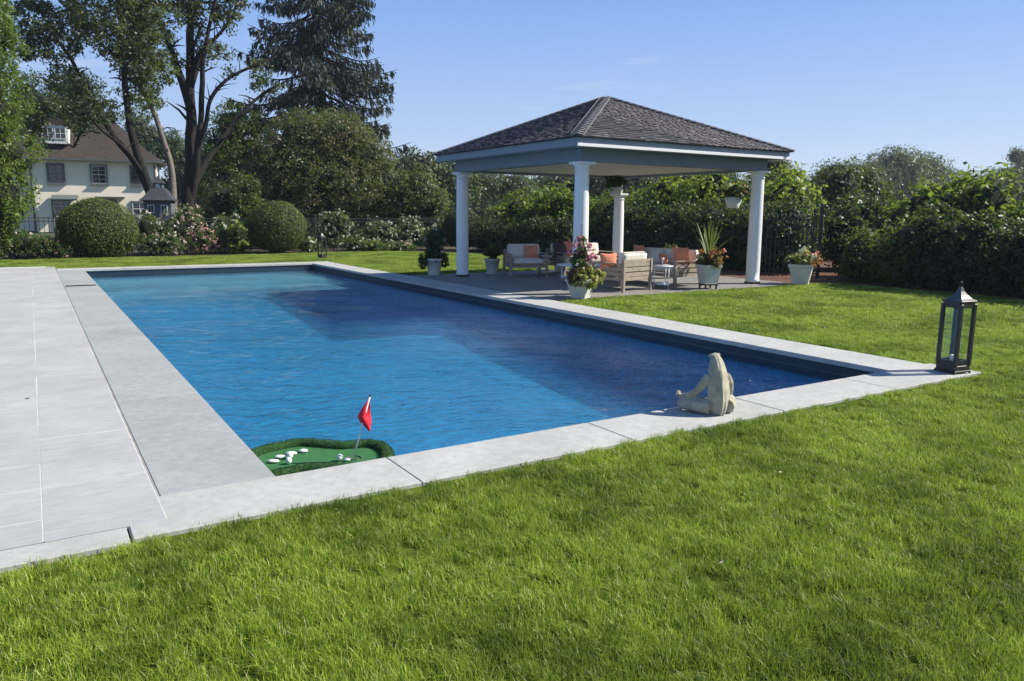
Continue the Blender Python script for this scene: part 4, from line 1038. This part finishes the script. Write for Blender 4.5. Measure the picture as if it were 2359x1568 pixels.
# white picket steps rail beside the house
def dovecote():
    P = spot(371, 520, 30.5); t = thing('dovecote', 'dark grey miniature house with tiered roof on posts, in front of the cream house', 'dovecote', (P[0], P[1], -.12), math.radians(-18))
    m = MB(); m.box((0, 0, 1.72), (1.05, .95, .80), 'play_wall', bevel=.01); m.box((0, 0, 1.29), (1.25, 1.15, .07), 'play_wall'); b = m.build('body', t)
    for x, y in ((-.42, -.38), (.42, -.38), (-.42, .38), (.42, .38)):
        q = MB(); q.box((x, y, .62), (.1, .1, 1.26), 'play_wall'); q.build('leg', t)
    r = MB(); r.lathe([(.90, 2.10), (.92, 2.13), (.70, 2.28), (.48, 2.50), (.34, 2.62)], 'slate', n=4, smooth=False, square=False); rr = r.build('roof', t); rr.rotation_euler = (0, 0, 0)
    c = MB(); c.box((0, 0, 2.70), (.36, .34, .26), 'play_wall'); c.lathe([(.36, 2.82), (.20, 2.94), (.02, 3.12)], 'slate', n=4, smooth=False); c.build('cupola', t)
    for x in (-.25, .25):
        w_ = MB(); w_.box((x, -.485, 1.78), (.26, .03, .34), 'h_white', bevel=.004); o = w_.build('window', t)
        p = MB(); p.box((x, -.503, 1.78), (.18, .012, .25), 'pane'); p.box((x, -.512, 1.78), (.02, .01, .25), 'h_white'); p.build('pane', o)
    w_ = MB(); w_.box((0, -.18, 2.72), (.14, .03, .16), 'h_white'); w_.build('window', t)
dovecote()

# ================================================================== LANTERNS
def lantern(label, x, y, rot, k=1.0):
    t = thing('lantern', label, 'lantern', (x, y, 0.001), rot); t.scale = (.77, .77, 1)
    W2, H = .125, .78
    def part(nm, fn, par=t):
        q = MB(); fn(q); return q.build(nm, par)
    base = part('base', lambda q: (q.box((0, 0, .022), (.30, .30, .018), 'metal', bevel=.003), q.box((0, 0, .055), (.28, .28, .05), 'metal', bevel=.004)))
    for sx in (-1, 1):
        for sy in (-1, 1):
            part('post', lambda q: q.box((sx*W2, sy*W2, .39), (.044, .044, .62), 'metal', bevel=.003))
            part('foot', lambda q: q.ell((sx*.14, sy*.14, .012), (.018, .018, .013), 'metal', 10, 6))
    for i in range(4):
        c, s_ = math.cos(i*math.pi/2), math.sin(i*math.pi/2)
        def fr(q):
            for z, h in ((.105, .05), (.685, .05)): q.box((c*W2, s_*W2, z), (.022 if c*c > .5 else .22, .22 if c*c > .5 else .022, h), 'metal')
        part('rail', fr)
        part('pane', lambda q: q.box((c*(W2-.001), s_*(W2-.001), .395), (.004 if c*c > .5 else .218, .218 if c*c > .5 else .004, .52), 'glass'))
    def rf(q):
        q.box((0, 0, .722), (.285, .285, .022), 'metal', bevel=.003)
        q.lathe([(.195, .734), (.140, .752), (.088, .785), (.050, .82), (.032, .85), (.022, .865)], 'metaltop', n=4, smooth=False)
    r = part('roof', rf); 
    part('handle', lambda q: q.tube([(0.0, 0, .855), (-.03, 0, .885), (0, 0, .915), (.03, 0, .885), (0, 0, .855)], .006, 'metal', 8), r)
    part('candle', lambda q: (q.lathe([(.045, .08), (.045, .17), (.040, .175), (.008, .17)], 'candle', n=20), q.tube([(0, 0, .17), (.002, 0, .188)], .002, 'black', 5)))
    return t
lantern('large black metal lantern at the near right corner of the pool coping', 6.74, -.36+.02, math.radians(-9))
lantern('smaller-looking black metal lantern on the lawn at the far right corner of the pool', 7.42, 21.6, math.radians(20))

# ================================================================== STATUE (stone figure in lotus pose seen from behind)
def statue():
    t = thing('stone_statue', 'weathered stone figure sitting cross-legged on the near coping, facing the pool', 'statue', (3.425, -.262, 0.0), math.radians(-15))
    # local: faces +y, back at -y
    m = MB()
    def spine_torso(p):     # keeled back: pull the back to a ridge
        return p
    # torso as lofted sections (z, half width, depth front, depth back, y offset)
    secs = [(.0, .078, .08, .075, -.03), (.05, .098, .09, .090, -.03), (.11, .112, .085, .092, -.035), (.18, .116, .07, .088, -.03), (.25, .108, .066, .082, -.02),
            (.31, .098, .064, .074, -.008), (.355, .088, .062, .066, .004), (.40, .074, .058, .055, .018), (.435, .056, .052, .042, .030), (.462, .034, .042, .024, .040), (.478, .010, .02, .008, .048)]
    secs = [(z, hw*.86, df*.85, db*.9, yo) for z, hw, df, db, yo in secs]
    n = 28; vs = []; fs = []
    for (z, hw, df, db, yo) in secs:
        for i in range(n):
            a = 2*math.pi*i/n; c, s_ = math.cos(a), math.sin(a)
            x = hw*c
            if s_ < 0:   # back, with a sharp vertical keel a little left of centre
                y = yo-db*(1-abs(c)**1.25)-.016*math.exp(-((x+.026)/.012)**2)
                y += .009*math.cos(x*170+z*6)*max(0, 1-abs(c))**.7*(1 if z < .34 else .3)
            else: y = yo+df*s_
            vs.append((x, y, z))
    for j in range(len(secs)-1):
        for i in range(n): fs.append([j*n+i, j*n+(i+1) % n, (j+1)*n+(i+1) % n, (j+1)*n+i])
    fs += [list(range(n))[::-1], [(len(secs)-1)*n+i for i in range(n)]]
    m.add(vs, fs, 'statue', True)
    # snout (pointing towards the pool and up) and eye bumps
    m.ell((0, .082, .445), (.034, .046, .018), 'statue', 14, 10); m.ell((-.030, .050, .462), (.013, .015, .013), 'statue', 10, 8); m.ell((.030, .050, .462), (.013, .015, .013), 'statue', 10, 8)
    # legs: thighs out to the knees, shins crossing in front
    def tp(p, r, k=10): m.tube([Vector(q) for q in p], r, 'statue', k)
    for s_ in (-1, 1):
        tp([(s_*.07, -.03, .055), (s_*.14, .05, .065), (s_*.205, .135, .060), (s_*.225, .175, .055)], [.066, .064, .052, .038])
        tp([(s_*.225, .175, .05), (s_*.15, .205, .045), (s_*.05, .215, .042), (-s_*.06, .20, .045)], [.036, .032, .028, .022])
        for k in (-1, 0, 1): tp([(-s_*.05, .20, .045), (-s_*.10, .205+k*.018, .040), (-s_*.13, .21+k*.03, .032)], [.016, .012, .008], 7)
        # arms down to the knees
        tp([(s_*.075, .005, .30), (s_*.118, .02, .235), (s_*.150, .055, .17), (s_*.190, .11, .130), (s_*.222, .155, .118)], [.036, .036, .030, .026, .019])
        # hand resting palm-up, thumb and finger forming a ring
        h = Vector((s_*.232, .170, .118)); tp([h-Vector((0, .02, 0)), h+Vector((0, .02, 0))], [.017, .014])
        ring = [h+Vector((s_*.016+.0*math.cos(a), .016*math.cos(a)+.012, .018+.018*math.sin(a))) for a in [i*math.pi/5 for i in range(11)]]
        tp(ring, .0065, 6)
        for k in range(3): tp([h+Vector((s_*(-.004-.010*k), .02, .0)), h+Vector((s_*(-.004-.012*k), .045, .012)), h+Vector((s_*(-.002-.013*k), .055, .028))], [.007, .006, .004], 6)
    o = m.build('figure', t)
    # merge into one carved surface
    md = o.modifiers.new('remesh', 'REMESH'); md.mode = 'VOXEL'; md.voxel_size = .0036; md.use_smooth_shade = True
    md2 = o.modifiers.new('smooth', 'SMOOTH'); md2.iterations = 2; md2.factor = .4
statue()

# ================================================================== FLOATING PUTTING GREEN
def putting():
    zc = WZ+.03
    pts = [tuple(ground(px_, py_, WZ+.05)[:2]) for px_, py_ in ((560, 1075), (578, 1050), (622, 1034), (690, 1022), (735, 1024), (790, 1028), (850, 1024), (882, 1032), (893, 1050), (886, 1070), (850, 1082), (800, 1080), (740, 1080), (690, 1084), (640, 1094), (600, 1104), (570, 1100))]
    t = thing('floating_putting_green', 'small floating artificial turf putting green with raised rim in the near left pool corner', 'pool float', (.5, .5, zc))
    L = [Vector((x-.5, y-.5, 0)) for x, y in pts]; n = len(L); sm_ = []
    for i in range(n):
        a, b, c, d = L[i-1], L[i], L[(i+1) % n], L[(i+2) % n]
        for s_ in range(4):
            u = s_/4; sm_.append(.5*((2*b)+(c-a)*u+(2*a-5*b+4*c-d)*u*u+(-a+3*b-3*c+d)*u**3))
    bm = bmesh.new(); vs = [bm.verts.new(v+Vector((0, 0, .012))) for v in sm_]; f = bm.faces.new(vs); bmesh.ops.triangulate(bm, faces=[f])
    hm = MB(); hm.bm(bm, 'astro'); deck = hm.build('turf_deck', t)
    # rim tube
    r = .043; vs = []; fs = []; N_ = len(sm_); k = 10
    for i, p in enumerate(sm_):
        tg = (sm_[(i+1) % N_]-sm_[i-1]).normalized(); sd_ = Vector((-tg.y, tg.x, 0))
        for j in range(k):
            a = 2*math.pi*j/k; rr = r*(1+.06*mnoise.noise(p*18+Vector((j, 0, 0)))); vs.append(p+sd_*math.cos(a)*rr+Vector((0, 0, .015+math.sin(a)*rr*.95)))
    for i in range(N_):
        for j in range(k): fs.append([i*k+j, i*k+(j+1) % k, ((i+1) % N_)*k+(j+1) % k, ((i+1) % N_)*k+j])
    q = MB(); q.add(vs, fs, 'astro_rim', True); q.build('rim', t)
    # turf fibres on the rim
    n = 9000; idx = RNG.integers(0, N_, n); P = []; Nn = []; T = []
    a = RNG.random(n)*math.pi*1.1-.15; base = np.array([list(sm_[i]) for i in idx]); nx = np.array([list(sm_[(i+1) % N_]) for i in idx]); tg = unit(nx-base); sdv = np.stack([-tg[:, 1], tg[:, 0], 0*tg[:, 0]], 1)
    out = sdv*np.cos(a)[:, None]+np.array([0, 0, 1])*np.sin(a)[:, None]; P = base+(nx-base)*RNG.random((n, 1))+out*(r+.004)+np.array([0, 0, .015])
    T = out+RNG.normal(size=(n, 3))*.5; Nn = unit(np.cross(T, RNG.normal(size=(n, 3))))
    leafobj('turf_fibre', leaves(P, Nn, .016, .003, T=T), 'lf_rim', t, kind='stuff')
    c = MB(); c.lathe([(.052, .0), (.052, .0155), (.046, .0160), (.046, .002)], 'black', n=24, cap=False); c.lathe([(.0, .004), (.046, .004)], 'black', n=24, cap=False); o = c.build('cup', t); cp_ = ground(815, 1055, zc+.013); o.location = (cp_[0]-.5, cp_[1]-.5, 0.001)
    def loc(x, y): return (x-.5, y-.5)
    fl = MB(); cp2 = ground(811, 1061, zc+.013); bx, by = cp2[0]-.5, cp2[1]-.5; tx, ty, tz = bx+.115, by-.07, .475
    fl.tube([(bx, by, .005), ((bx+tx)/2, (by+ty)/2, tz/2), (tx, ty, tz)], .0055, 'white', 8); fl.ell((tx, ty, tz+.005), (.009, .009, .009), 'black', 8, 6); po = fl.build('flag_pole', t)
    g = MB(); nu, nv = 14, 8; vs = []; fs = []; top = Vector((tx, ty, tz-.012)); rv = Vector((_r[0], _r[1], 0)); fv = Vector((-_r[1], _r[0], 0))
    right = [(.0, 0), (-.004, -.06), (-.002, -.12), (.004, -.17), (-.004, -.232)]; left = [(-.008, -.004), (-.050, -.062), (-.092, -.128), (-.078, -.168), (-.010, -.236)]
    def cv(L, u):
        q_ = u*(len(L)-1); i_ = min(int(q_), len(L)-2); f_ = q_-i_; f_ = f_*f_*(3-2*f_)*.5+f_*.5; return (L[i_][0]*(1-f_)+L[i_+1][0]*f_, L[i_][1]*(1-f_)+L[i_+1][1]*f_)
    for i in range(nu+1):
        for j in range(nv+1):
            u = i/nu; v = j/nv; a = cv(right, u); b = cv(left, u); x_ = a[0]+(b[0]-a[0])*v; z_ = a[1]+(b[1]-a[1])*v-.02*math.sin(v*3.14)*u*(1-u)
            vs.append(top+rv*x_+fv*(.018*math.sin(v*5.5+u*3)*(.3+u*(1-u)*3)-.01*v)+Vector((0, 0, z_)))
    for i in range(nu):
        for j in range(nv): a = i*(nv+1)+j; fs.append([a, a+1, a+nv+2, a+nv+1])
    g.add(vs, fs, 'flag', True); o = g.build('flag', po); md = o.modifiers.new('thick', 'SOLIDIFY'); md.thickness = .0015
    labs = ['white oval ball farthest left on the floating green', 'white oval ball second from the left on the floating green', 'white oval ball behind the cluster on the floating green', 'single white oval ball at the back rim of the floating green',
            'upright white ball in the middle of the cluster on the floating green', 'nearest white ball of the cluster on the floating green', 'white ball left of the flag on the floating green', 'small cream ball touching the cup on the floating green']
    spots = [(*ground(px_, py_, zc+.02)[:2], k_) for px_, py_, k_ in ((630, 1063, 1), (646, 1053, 1), (671, 1045, 1), (699, 1039, .8), (668, 1054, 0), (665, 1066, 0), (783, 1059, 0), (800, 1059, .5))]
    for (x, y, fl_), lb in zip(spots, labs):
        b = MB(); rr = .0215
        if fl_ >= .8: b.ell((0, 0, 0), (.040*fl_, .024, .012), 'ball', 18, 10); zz = .012
        elif fl_ == .5: b.ell((0, 0, 0), (.024, .02, .011), 'ball', 16, 8); zz = .011
        else: b.ell((0, 0, 0), (rr, rr, rr*1.15), 'ball', 18, 12); zz = rr*1.15
        o = b.build('golf_ball'); o.location = (x, y, zc+.0125+zz); o.rotation_euler = (0, 0, -.56); o['label'] = lb; o['category'] = 'ball'; o['group'] = 'balls on the floating putting green'
MAT['lf_rim'] = m_leaf('rim_fibre', (.02, .07, .015), (.035, .12, .03), (.08, .18, .05), .1)
putting()

# ================================================================== FURNITURE
def cushion(m, c, s, rot=0, mat='cushion', puff=.02, tilt=None):
    bm = bmesh.new(); bmesh.ops.create_cube(bm, size=1); bmesh.ops.subdivide_edges(bm, edges=bm.edges[:], cuts=5, use_grid_fill=True)
    for v in bm.verts:
        x, y, z = v.co*2
        k = (1-x*x)*(1-y*y)
        v.co = Vector((v.co.x*s[0]*(1-.02*abs(z)), v.co.y*s[1]*(1-.02*abs(z)), v.co.z*s[2])) + Vector((0, 0, math.copysign(puff*k, z) if abs(z) > .9 else 0))
    bmesh.ops.bevel(bm, geom=[e for e in bm.edges if e.calc_face_angle(0) > .8], offset=min(s)*.18, segments=2, affect='EDGES')
    X = Matrix.Translation(c) @ Matrix.Rotation(rot, 4, 'Z')
    if tilt: X = X @ Matrix.Rotation(tilt[1], 4, tilt[0])
    m.bm(bm, mat, X, True)
def seat_unit(name, label, cat_, loc, rot, W_, D_=.82, n=1, group=None, hb=.66, slatside=True, colm='cushion'):
    """local: sitter faces -y ... back at +y"""
    t = thing(name, label, cat_, (*loc, 0), rot, group)
    def P(nm, fn, par=t):
        q = MB(); fn(q); return q.build(nm, par)
    lw = .062
    for sx in (-1, 1):
        x = sx*(W_/2-lw/2)
        P('leg', lambda q: q.box((x, D_/2-lw/2, hb/2), (lw, lw, hb), 'teak', bevel=.004)); P('leg', lambda q: q.box((x, -D_/2+lw/2, .275), (lw, lw, .55), 'teak', bevel=.004))
        P('armrest', lambda q: q.box((x, -.02, .565), (lw+.02, D_-.04, .028), 'teak', bevel=.004))
        P('side_rail', lambda q: q.box((x, 0, .26), (.03, D_-2*lw, .07), 'teak'))
        for k, z in enumerate((.36, .46)): P('side_slat', lambda q: q.box((x, 0, z), (.02, D_-2*lw-.004, .075), 'teak', bevel=.002))
    P('front_rail', lambda q: q.box((0, -D_/2+lw/2, .26), (W_-2*lw-.004, .03, .07), 'teak'))
    P('back_rail', lambda q: q.box((0, D_/2-lw/2, hb-.035), (W_-2*lw-.004, .034, .06), 'teak', bevel=.003))
    P('back_rail', lambda q: q.box((0, D_/2-lw/2, .26), (W_-2*lw-.004, .034, .07), 'teak', bevel=.003))
    for z in (.345, .45, .545): P('back_slat', lambda q: q.box((0, D_/2-lw/2, z), (W_-2*lw-.006, .018, .082 if z < .5 else .07), 'teak', bevel=.002))
    w1 = (W_-2*lw-.02)/n
    for i in range(n):
        x = -W_/2+lw+.01+w1*(i+.5)
        P('seat_cushion', lambda q: cushion(q, (x, -.06, .375), (w1-.008, D_-.20, .14), 0, 'cushion'))
        P('back_cushion', lambda q: cushion(q, (x, D_/2-.17, .615), (w1-.01, .15, .36), 0, 'cushion', .0, tilt=('X', -.14)))
    return t
def pillow(label, loc, rot, mat='coral', s=.42, tilt=.35, nm='throw_pillow'):
    bm = bmesh.new(); bmesh.ops.create_grid(bm, x_segments=12, y_segments=12, size=.5); top = [v.co.copy() for v in bm.verts]; fs = [[v.index for v in f.verts] for f in bm.faces]; bm.free()
    vs = []; n = len(top)
    for sgn in (1, -1):
        for p in top:
            x, y = p.x*2, p.y*2; k = ((1-x*x)*(1-y*y)); k = max(k, 0)**.45; pinch = 1-.10*(1-abs(x*y))
            vs.append(Vector((p.x*s*pinch, sgn*k*.075, p.y*s*pinch)))
    m = MB(); m.add(vs, [f[::-1] for f in fs]+[[i+n for i in f] for f in fs], mat, True)
    o = m.build(nm); o.location = loc; o.rotation_euler = (tilt, .0, rot); o['label'] = label; o['category'] = 'pillow'; o['group'] = 'throw pillows on the pavilion seats'; return o
R_ = math.radians
seat_unit('armchair', 'teak armchair with slatted back turned to the camera, beside the near flower planter', 'armchair', (9.36, 7.93), R_(180+12), .98, .84)
seat_unit('armchair', 'shaded armchair with pale cushions near the left column, facing the lawn', 'armchair', (9.55, 11.95), R_(-20), 1.0, .86)
seat_unit('sofa', 'teak sofa along the right side of the seating area with coral pillows', 'sofa', (11.0, 8.72), R_(-90+4), 2.1, .95, 2)
seat_unit('sofa', 'shaded sofa at the far side of the pavilion behind the coffee table', 'sofa', (11.35, 12.0), R_(0), 1.7, .86, 2)
pillow('coral pillow propped at the near end of the right-hand sofa', (11.05, 7.95, .66), R_(-75), tilt=.3)
pillow('coral pillow at the far end of the right-hand sofa', (11.1, 9.35, .66), R_(-95), tilt=.3)
pillow('small coral bolster pillow in the middle of the right-hand sofa', (11.0, 8.45, .58), R_(-100), s=.26)
pillow('bright coral pillow on the shaded far sofa', (10.95, 11.93, .66), R_(10), tilt=-.3)
pillow('dark charcoal pillow on the shaded far sofa', (10.65, 11.95, .64), R_(-15), 'charcoal', tilt=-.3)
pillow('rust pillow lying inside the near slatted armchair', (9.0, 7.95, .60), R_(150), 'coral', .36, .4)
pillow('dusky coral pillow on the shaded armchair by the left column', (9.75, 12.0, .60), R_(-20), 'coral', .36, -.3)
def round_table(nm, label, x, y, r, h, top='white', leg='white', shelf=True, rot=0):
    t = thing(nm, label, 'table', (x, y, 0), rot)
    q = MB(); q.lathe([(r, h-.025), (r, h)], top, n=36); q.build('tabletop', t)
    for i in range(3 if r < .35 else 4):
        a = 2*math.pi*i/(3 if r < .35 else 4)+.5; q = MB(); q.tube([(r*.86*math.cos(a), r*.86*math.sin(a), 0), (r*.86*math.cos(a), r*.86*math.sin(a), h-.025)], .011 if r < .35 else .02, leg, 8); q.build('leg', t)
    if shelf: q = MB(); q.lathe([(r*.84, .10), (r*.84, .115)], top, n=30); q.build('shelf', t)
    return t
round_table('coffee_table', 'round white coffee table in the middle of the pavilion seating', 9.75, 9.9, .55, .40)
round_table('side_table', 'small white side table between the near armchair and the right-hand sofa', 10.22, 7.62, .21, .50)
round_table('side_table', 'small pale side table between the shaded armchair and the far sofa', 10.25, 12.15, .22, .48)
def books():
    m = MB(); m.box((0, 0, .018), (.20, .15, .036), 'paper', bevel=.003); o = m.build('book'); o.location = (10.22, 7.62, .1155); o.rotation_euler = (0, 0, .4); o['label'] = 'pale book lying on the lower shelf of the near side table'; o['category'] = 'book'
    m = MB(); m.lathe([(.045, 0), (.045, .01), (.015, .02), (.012, .10), (.03, .12), (.03, .16)], 'candle', n=18); o = m.build('candlestick'); o.location = (10.2, 7.62, .5005); o['label'] = 'small pale candle holder on top of the near side table'; o['category'] = 'candle holder'
books()

# ================================================================== PLANTERS
def pot(label, x, y, r0, r1, h, rot=0, square=True, z=0, stand=False):
    t = thing('planter', label, 'planter', (x, y, z), rot)
    zb = 0
    if stand:
        q = MB(); q.box((0, 0, .10), (r0*1.5, r0*1.5, .03), 'metal')
        for sx in (-1, 1):
            for sy in (-1, 1): q.box((sx*r0*.6, sy*r0*.6, .045), (.03, .03, .09), 'metal')
        q.build('stand', t); zb = .116
    q = MB(); q.lathe([(r0, zb), (r0*1.0, zb+.02), (r0+(r1-r0)*.9, zb+h*.86), (r1*1.06, zb+h*.87), (r1*1.08, zb+h), (r1*.95, zb+h), (r1*.93, zb+h-.05)], 'pot', n=4 if square else 32, square=False, smooth=not square, cap=False)
    q.lathe([(.001, zb+h-.05), (r1*.94, zb+h-.05)], 'soil', n=4 if square else 24, cap=False, smooth=False)
    q.lathe([(.001, zb+.001), (r0, zb)], 'pot', n=4 if square else 24, cap=False, smooth=False)
    b = q.build('pot', t); return t, zb+h
def puff(name, c, r, rz, lf, ncl, leaf, t, wid=None, per=26, rc=.07, shell=.6, core=True):
    bl = [(c[0]+RNG.normal()*r*.2, c[1]+RNG.normal()*r*.2, c[2]+RNG.normal()*rz*.1, r*.8, r*.8, rz*.85) for _ in range(4)]
    leafobj(name, clumpy(bl, ncl, per, rc, leaf, wid or leaf*.6, shell=shell, up=.4), lf, t)
    return bl
def blooms(name, bl, n, size, mat, t, petals=6, out=.03):
    P, d = blob_pts([(b[0], b[1], b[2], b[3]*1.12, b[4]*1.12, b[5]*1.12) for b in bl], n, shell=.06); parts = []
    for k in range(petals): parts.append(leaves(P+d*out+RNG.normal(size=P.shape)*size*.28, unit(d+RNG.normal(size=d.shape)*.5), size*(.7+.5*RNG.random(n)), size*.7, fold=.2))
    leafobj(name, parts, mat, t, kind='stuff')
# near planter at the corner of the patio
t, h = pot('tapered stone planter overflowing with pink and yellow flowers at the near pavilion column', 7.62, 7.06, .20, .30, .36, R_(30))
b1 = puff('foliage', (0, 0, h+.32), .20, .36, 'lf_mid', 60, .075, t); puff('foliage', (.02, 0, h+.05), .30, .16, 'lf_mid', 50, .07, t)
b2 = [(.22, -.14, h+.02, .22, .20, .17), (-.10, -.18, h+.02, .20, .17, .15), (.28, .02, h+.06, .15, .15, .15), (-.26, -.05, h+.0, .12, .12, .12)]
leafobj('variegated_foliage', clumpy(b2, 95, 24, .06, .08, .05, shell=.6), 'lf_yellow', t)
bp = [(0, 0, h+.50, .17, .17, .16), (.17, -.05, h+.38, .14, .14, .14), (-.05, 0, h+.62, .12, .12, .12)]; blooms('pink_blossom', bp, 75, .065, 'fl_magenta', t)
blooms('white_blossom', [(-.22, -.02, h+.12, .10, .10, .12), (.22, 0, h+.0, .12, .12, .1)], 16, .045, 'fl_white', t)
leafobj('purple_foliage', clumpy([(-.26, .02, h+.05, .12, .12, .18)], 26, 22, .06, .06, .035, shell=.7), 'lf_purple', t)
q = MB(); q.tube([(-.01, 0, h-.05), (-.01, 0, h+1.02)], .006, 'iron', 6); q.build('plant_stake', t)
vb = [(-.01, 0, h+.70, .05, .05, .12)]; leafobj('vine', clumpy(vb, 14, 18, .05, .05, .03, shell=.8), 'lf_bright', t)
# planter with spiky dracaena
t, h = pot('square pale planter with tall spiky leaves and red coleus beside the sofa', 11.12, 7.18, .21, .275, .40, R_(45+28), stand=True)
puff('foliage', (0, 0, h+.06), .26, .14, 'lf_mid', 40, .07, t)
bl = [(-.20, 0, h+.12, .16, .16, .14), (.20, -.02, h+.12, .15, .15, .15), (0, -.1, h+.05, .2, .12, .1)]
leafobj('red_foliage', clumpy(bl, 70, 24, .06, .075, .05, shell=.6), 'lf_purple', t)
blooms('coral_blossom', [(.22, -.06, h+.18, .16, .15, .14), (-.22, -.06, h+.20, .15, .14, .12)], 60, .06, 'fl_coral', t)
leafobj('pale_foliage', clumpy([(.12, -.2, h-.02, .12, .08, .12)], 16, 20, .05, .06, .04, shell=.7), 'lf_grey', t)
sp = MB()
for i in range(34):
    a = random.random()*6.283; lean = random.uniform(.02, .75) if i > 6 else .08; L = random.uniform(.62, .92); hook = .55 if lean > .55 else 0
    pts = []; 
    for s_ in range(7):
        u = s_/6; rr = lean*L*(u+.25*u*u)*.8; pts.append(Vector((math.cos(a)*rr, math.sin(a)*rr, h+.05+L*(u*math.cos(lean*.6))-hook*u*u*u*.35)))
    vs = []; fs = []; sd_ = Vector((-math.sin(a), math.cos(a), 0))
    for s_, p in enumerate(pts): w_ = .021*(1-(s_/6)**2)+.003; vs += [p-sd_*w_+Vector((0, 0, w_*.5)), p, p+sd_*w_+Vector((0, 0, w_*.5))]
    for s_ in range(6):
        for k in range(2): fs.append([s_*3+k, s_*3+k+1, s_*3+k+4, s_*3+k+3])
    sp.add(vs, fs, 'spike', True)
MAT['spike'] = m_leaf('spiky_leaf', (.16, .22, .07), (.28, .34, .12), (.45, .45, .25), .3)
sp.build('spiky_leaf', t, kind='stuff')
# right planter
t, h = pot('wide square pale planter with red and white flowers right of the right column', 13.95, 7.0, .24, .36, .46, R_(45-12))
puff('foliage', (0, 0, h+.08), .34, .2, 'lf_mid', 70, .08, t); leafobj('pale_foliage', clumpy([(-.15, 0, h+.15, .2, .2, .16)], 36, 24, .06, .07, .045, shell=.6), 'lf_yellow', t)
blooms('white_blossom', [(-.2, -.1, h+.24, .18, .16, .12), (.34, -.05, h+.10, .10, .12, .12)], 34, .065, 'fl_white', t)
blooms('coral_blossom', [(.26, -.10, h+.14, .20, .20, .16), (.0, -.22, h+.10, .24, .14, .12)], 60, .065, 'fl_coral', t)
# left planter
t, h = pot('round grey planter with very dark bushy plant left of the left column', 7.62, 13.28, .15, .205, .42, 0, square=False)
b = puff('foliage', (0, 0, h+.30), .27, .42, 'lf_dark', 90, .08, t); puff('foliage', (0, 0, h+.05), .22, .2, 'lf_dark', 40, .07, t)
leafobj('trailing_foliage', clumpy([(-.28, -.02, h-.06, .15, .13, .20), (.26, -.02, h-.04, .12, .12, .20)], 50, 24, .06, .06, .04, shell=.7), 'lf_mid', t)
blooms('pink_blossom', b, 12, .05, 'fl_palepink', t)
# small potted plants behind the seats
t, h = pot('low pot of yellow and orange flowers behind the far end of the right-hand sofa', 12.35, 9.6, .16, .22, .5, 0, square=False)
b = puff('foliage', (0, 0, h+.12), .26, .18, 'lf_mid', 50, .07, t); blooms('yellow_blossom', b, 26, .06, 'lf_yellow', t); blooms('coral_blossom', b, 10, .05, 'fl_coral', t)
t, h = pot('dark red leaved potted plant behind the shaded far sofa', 11.3, 12.85, .16, .22, .45, 0, square=False)
b = puff('foliage', (0, 0, h+.25), .34, .28, 'lf_purple', 70, .09, t); blooms('red_blossom', b, 18, .05, 'fl_red', t)
t, h = pot('dark pot with grassy leaves behind the shaded armchair', 9.1, 12.85, .14, .20, .4, 0, square=False)
b = puff('foliage', (0, 0, h+.18), .28, .22, 'lf_mid', 50, .10, t, .03)

# hanging baskets
def basket(label, x, y, ztop, r=.21, lf='lf_dark', up=.35):
    t = thing('hanging_basket', label, 'hanging basket', (x, y, 0))
    q = MB(); q.lathe([(r*.62, ztop-.25), (r, ztop), (r*.93, ztop), (r*.90, ztop-.03), (.001, ztop-.03)], 'pot', n=24, cap=False); q.lathe([(.001, ztop-.249), (r*.62, ztop-.25)], 'pot', n=24, cap=False); q.build('bowl', t)
    for i in range(3):
        a = i*2.094; q = MB(); q.tube([(r*.95*math.cos(a), r*.95*math.sin(a), ztop), (0, 0, 2.552)], .004, 'iron', 5); q.build('chain', t)
    b = puff('foliage', (0, 0, ztop+.14), r*1.5, .20, lf, 60, .075, t); blooms('coral_blossom', b, 10, .045, 'fl_coral', t)
basket('white hanging basket under the right beam, left of the right column', 12.95, 8.25, 1.98)
basket('white hanging basket half hidden by the near pavilion column', 11.6, 12.42, 2.16)
basket('dark leafy hanging basket in front of the far column capital', 12.55, 12.05, 2.30, .18)

# ================================================================== AIR
def haze():
    m = MB(); m.box((100, 420, 12.5), (1040, 1000, 30), 'white')
    me = bpy.data.meshes.new('haze'); me.from_pydata(m.v, [], m.f); me.update()
    k = bpy.data.materials.new('haze_air'); k.use_nodes = True; t = k.node_tree; t.nodes.clear(); o = t.nodes.new('ShaderNodeOutputMaterial'); v = t.nodes.new('ShaderNodeVolumePrincipled')
    v.inputs['Color'].default_value = (.80, .88, 1.0, 1); v.inputs['Density'].default_value = .0004; v.inputs['Anisotropy'].default_value = .2
    t.links.new(v.outputs[0], o.inputs['Volume']); me.materials.append(k); link('haze', me, kind='stuff')
haze()

# loose bits
m = MB(); m.ell((0, 0, 0), (.02, .012, .004), 'h_trim', 8, 5); o = m.build('fallen_leaf'); o.location = (-1.22, 3.0, .006); o['label'] = 'small dry leaf lying on the patio pavers'; o['category'] = 'leaf'
for (px_, py_, lb, mt) in ((1797, 1088, 'small pale fallen leaf on the lawn below the statue', 'dryleaf'), (1662, 1296, 'small pale fallen leaf in the middle of the foreground lawn', 'dryleaf')):
    P = ground(px_, py_, .022); m = MB(); m.add([(-.016, 0, 0), (-.005, .008, .004), (.016, .002, .006), (.0, -.009, .003)], [[0, 1, 2, 3]], mt); o = m.build('fallen_leaf'); o.location = P; o.rotation_euler = (.2, .3, px_)
    o['label'] = lb; o['category'] = 'leaf'; md = o.modifiers.new('thick', 'SOLIDIFY'); md.thickness = .001

print('leaf quads', LEAF_N[0])
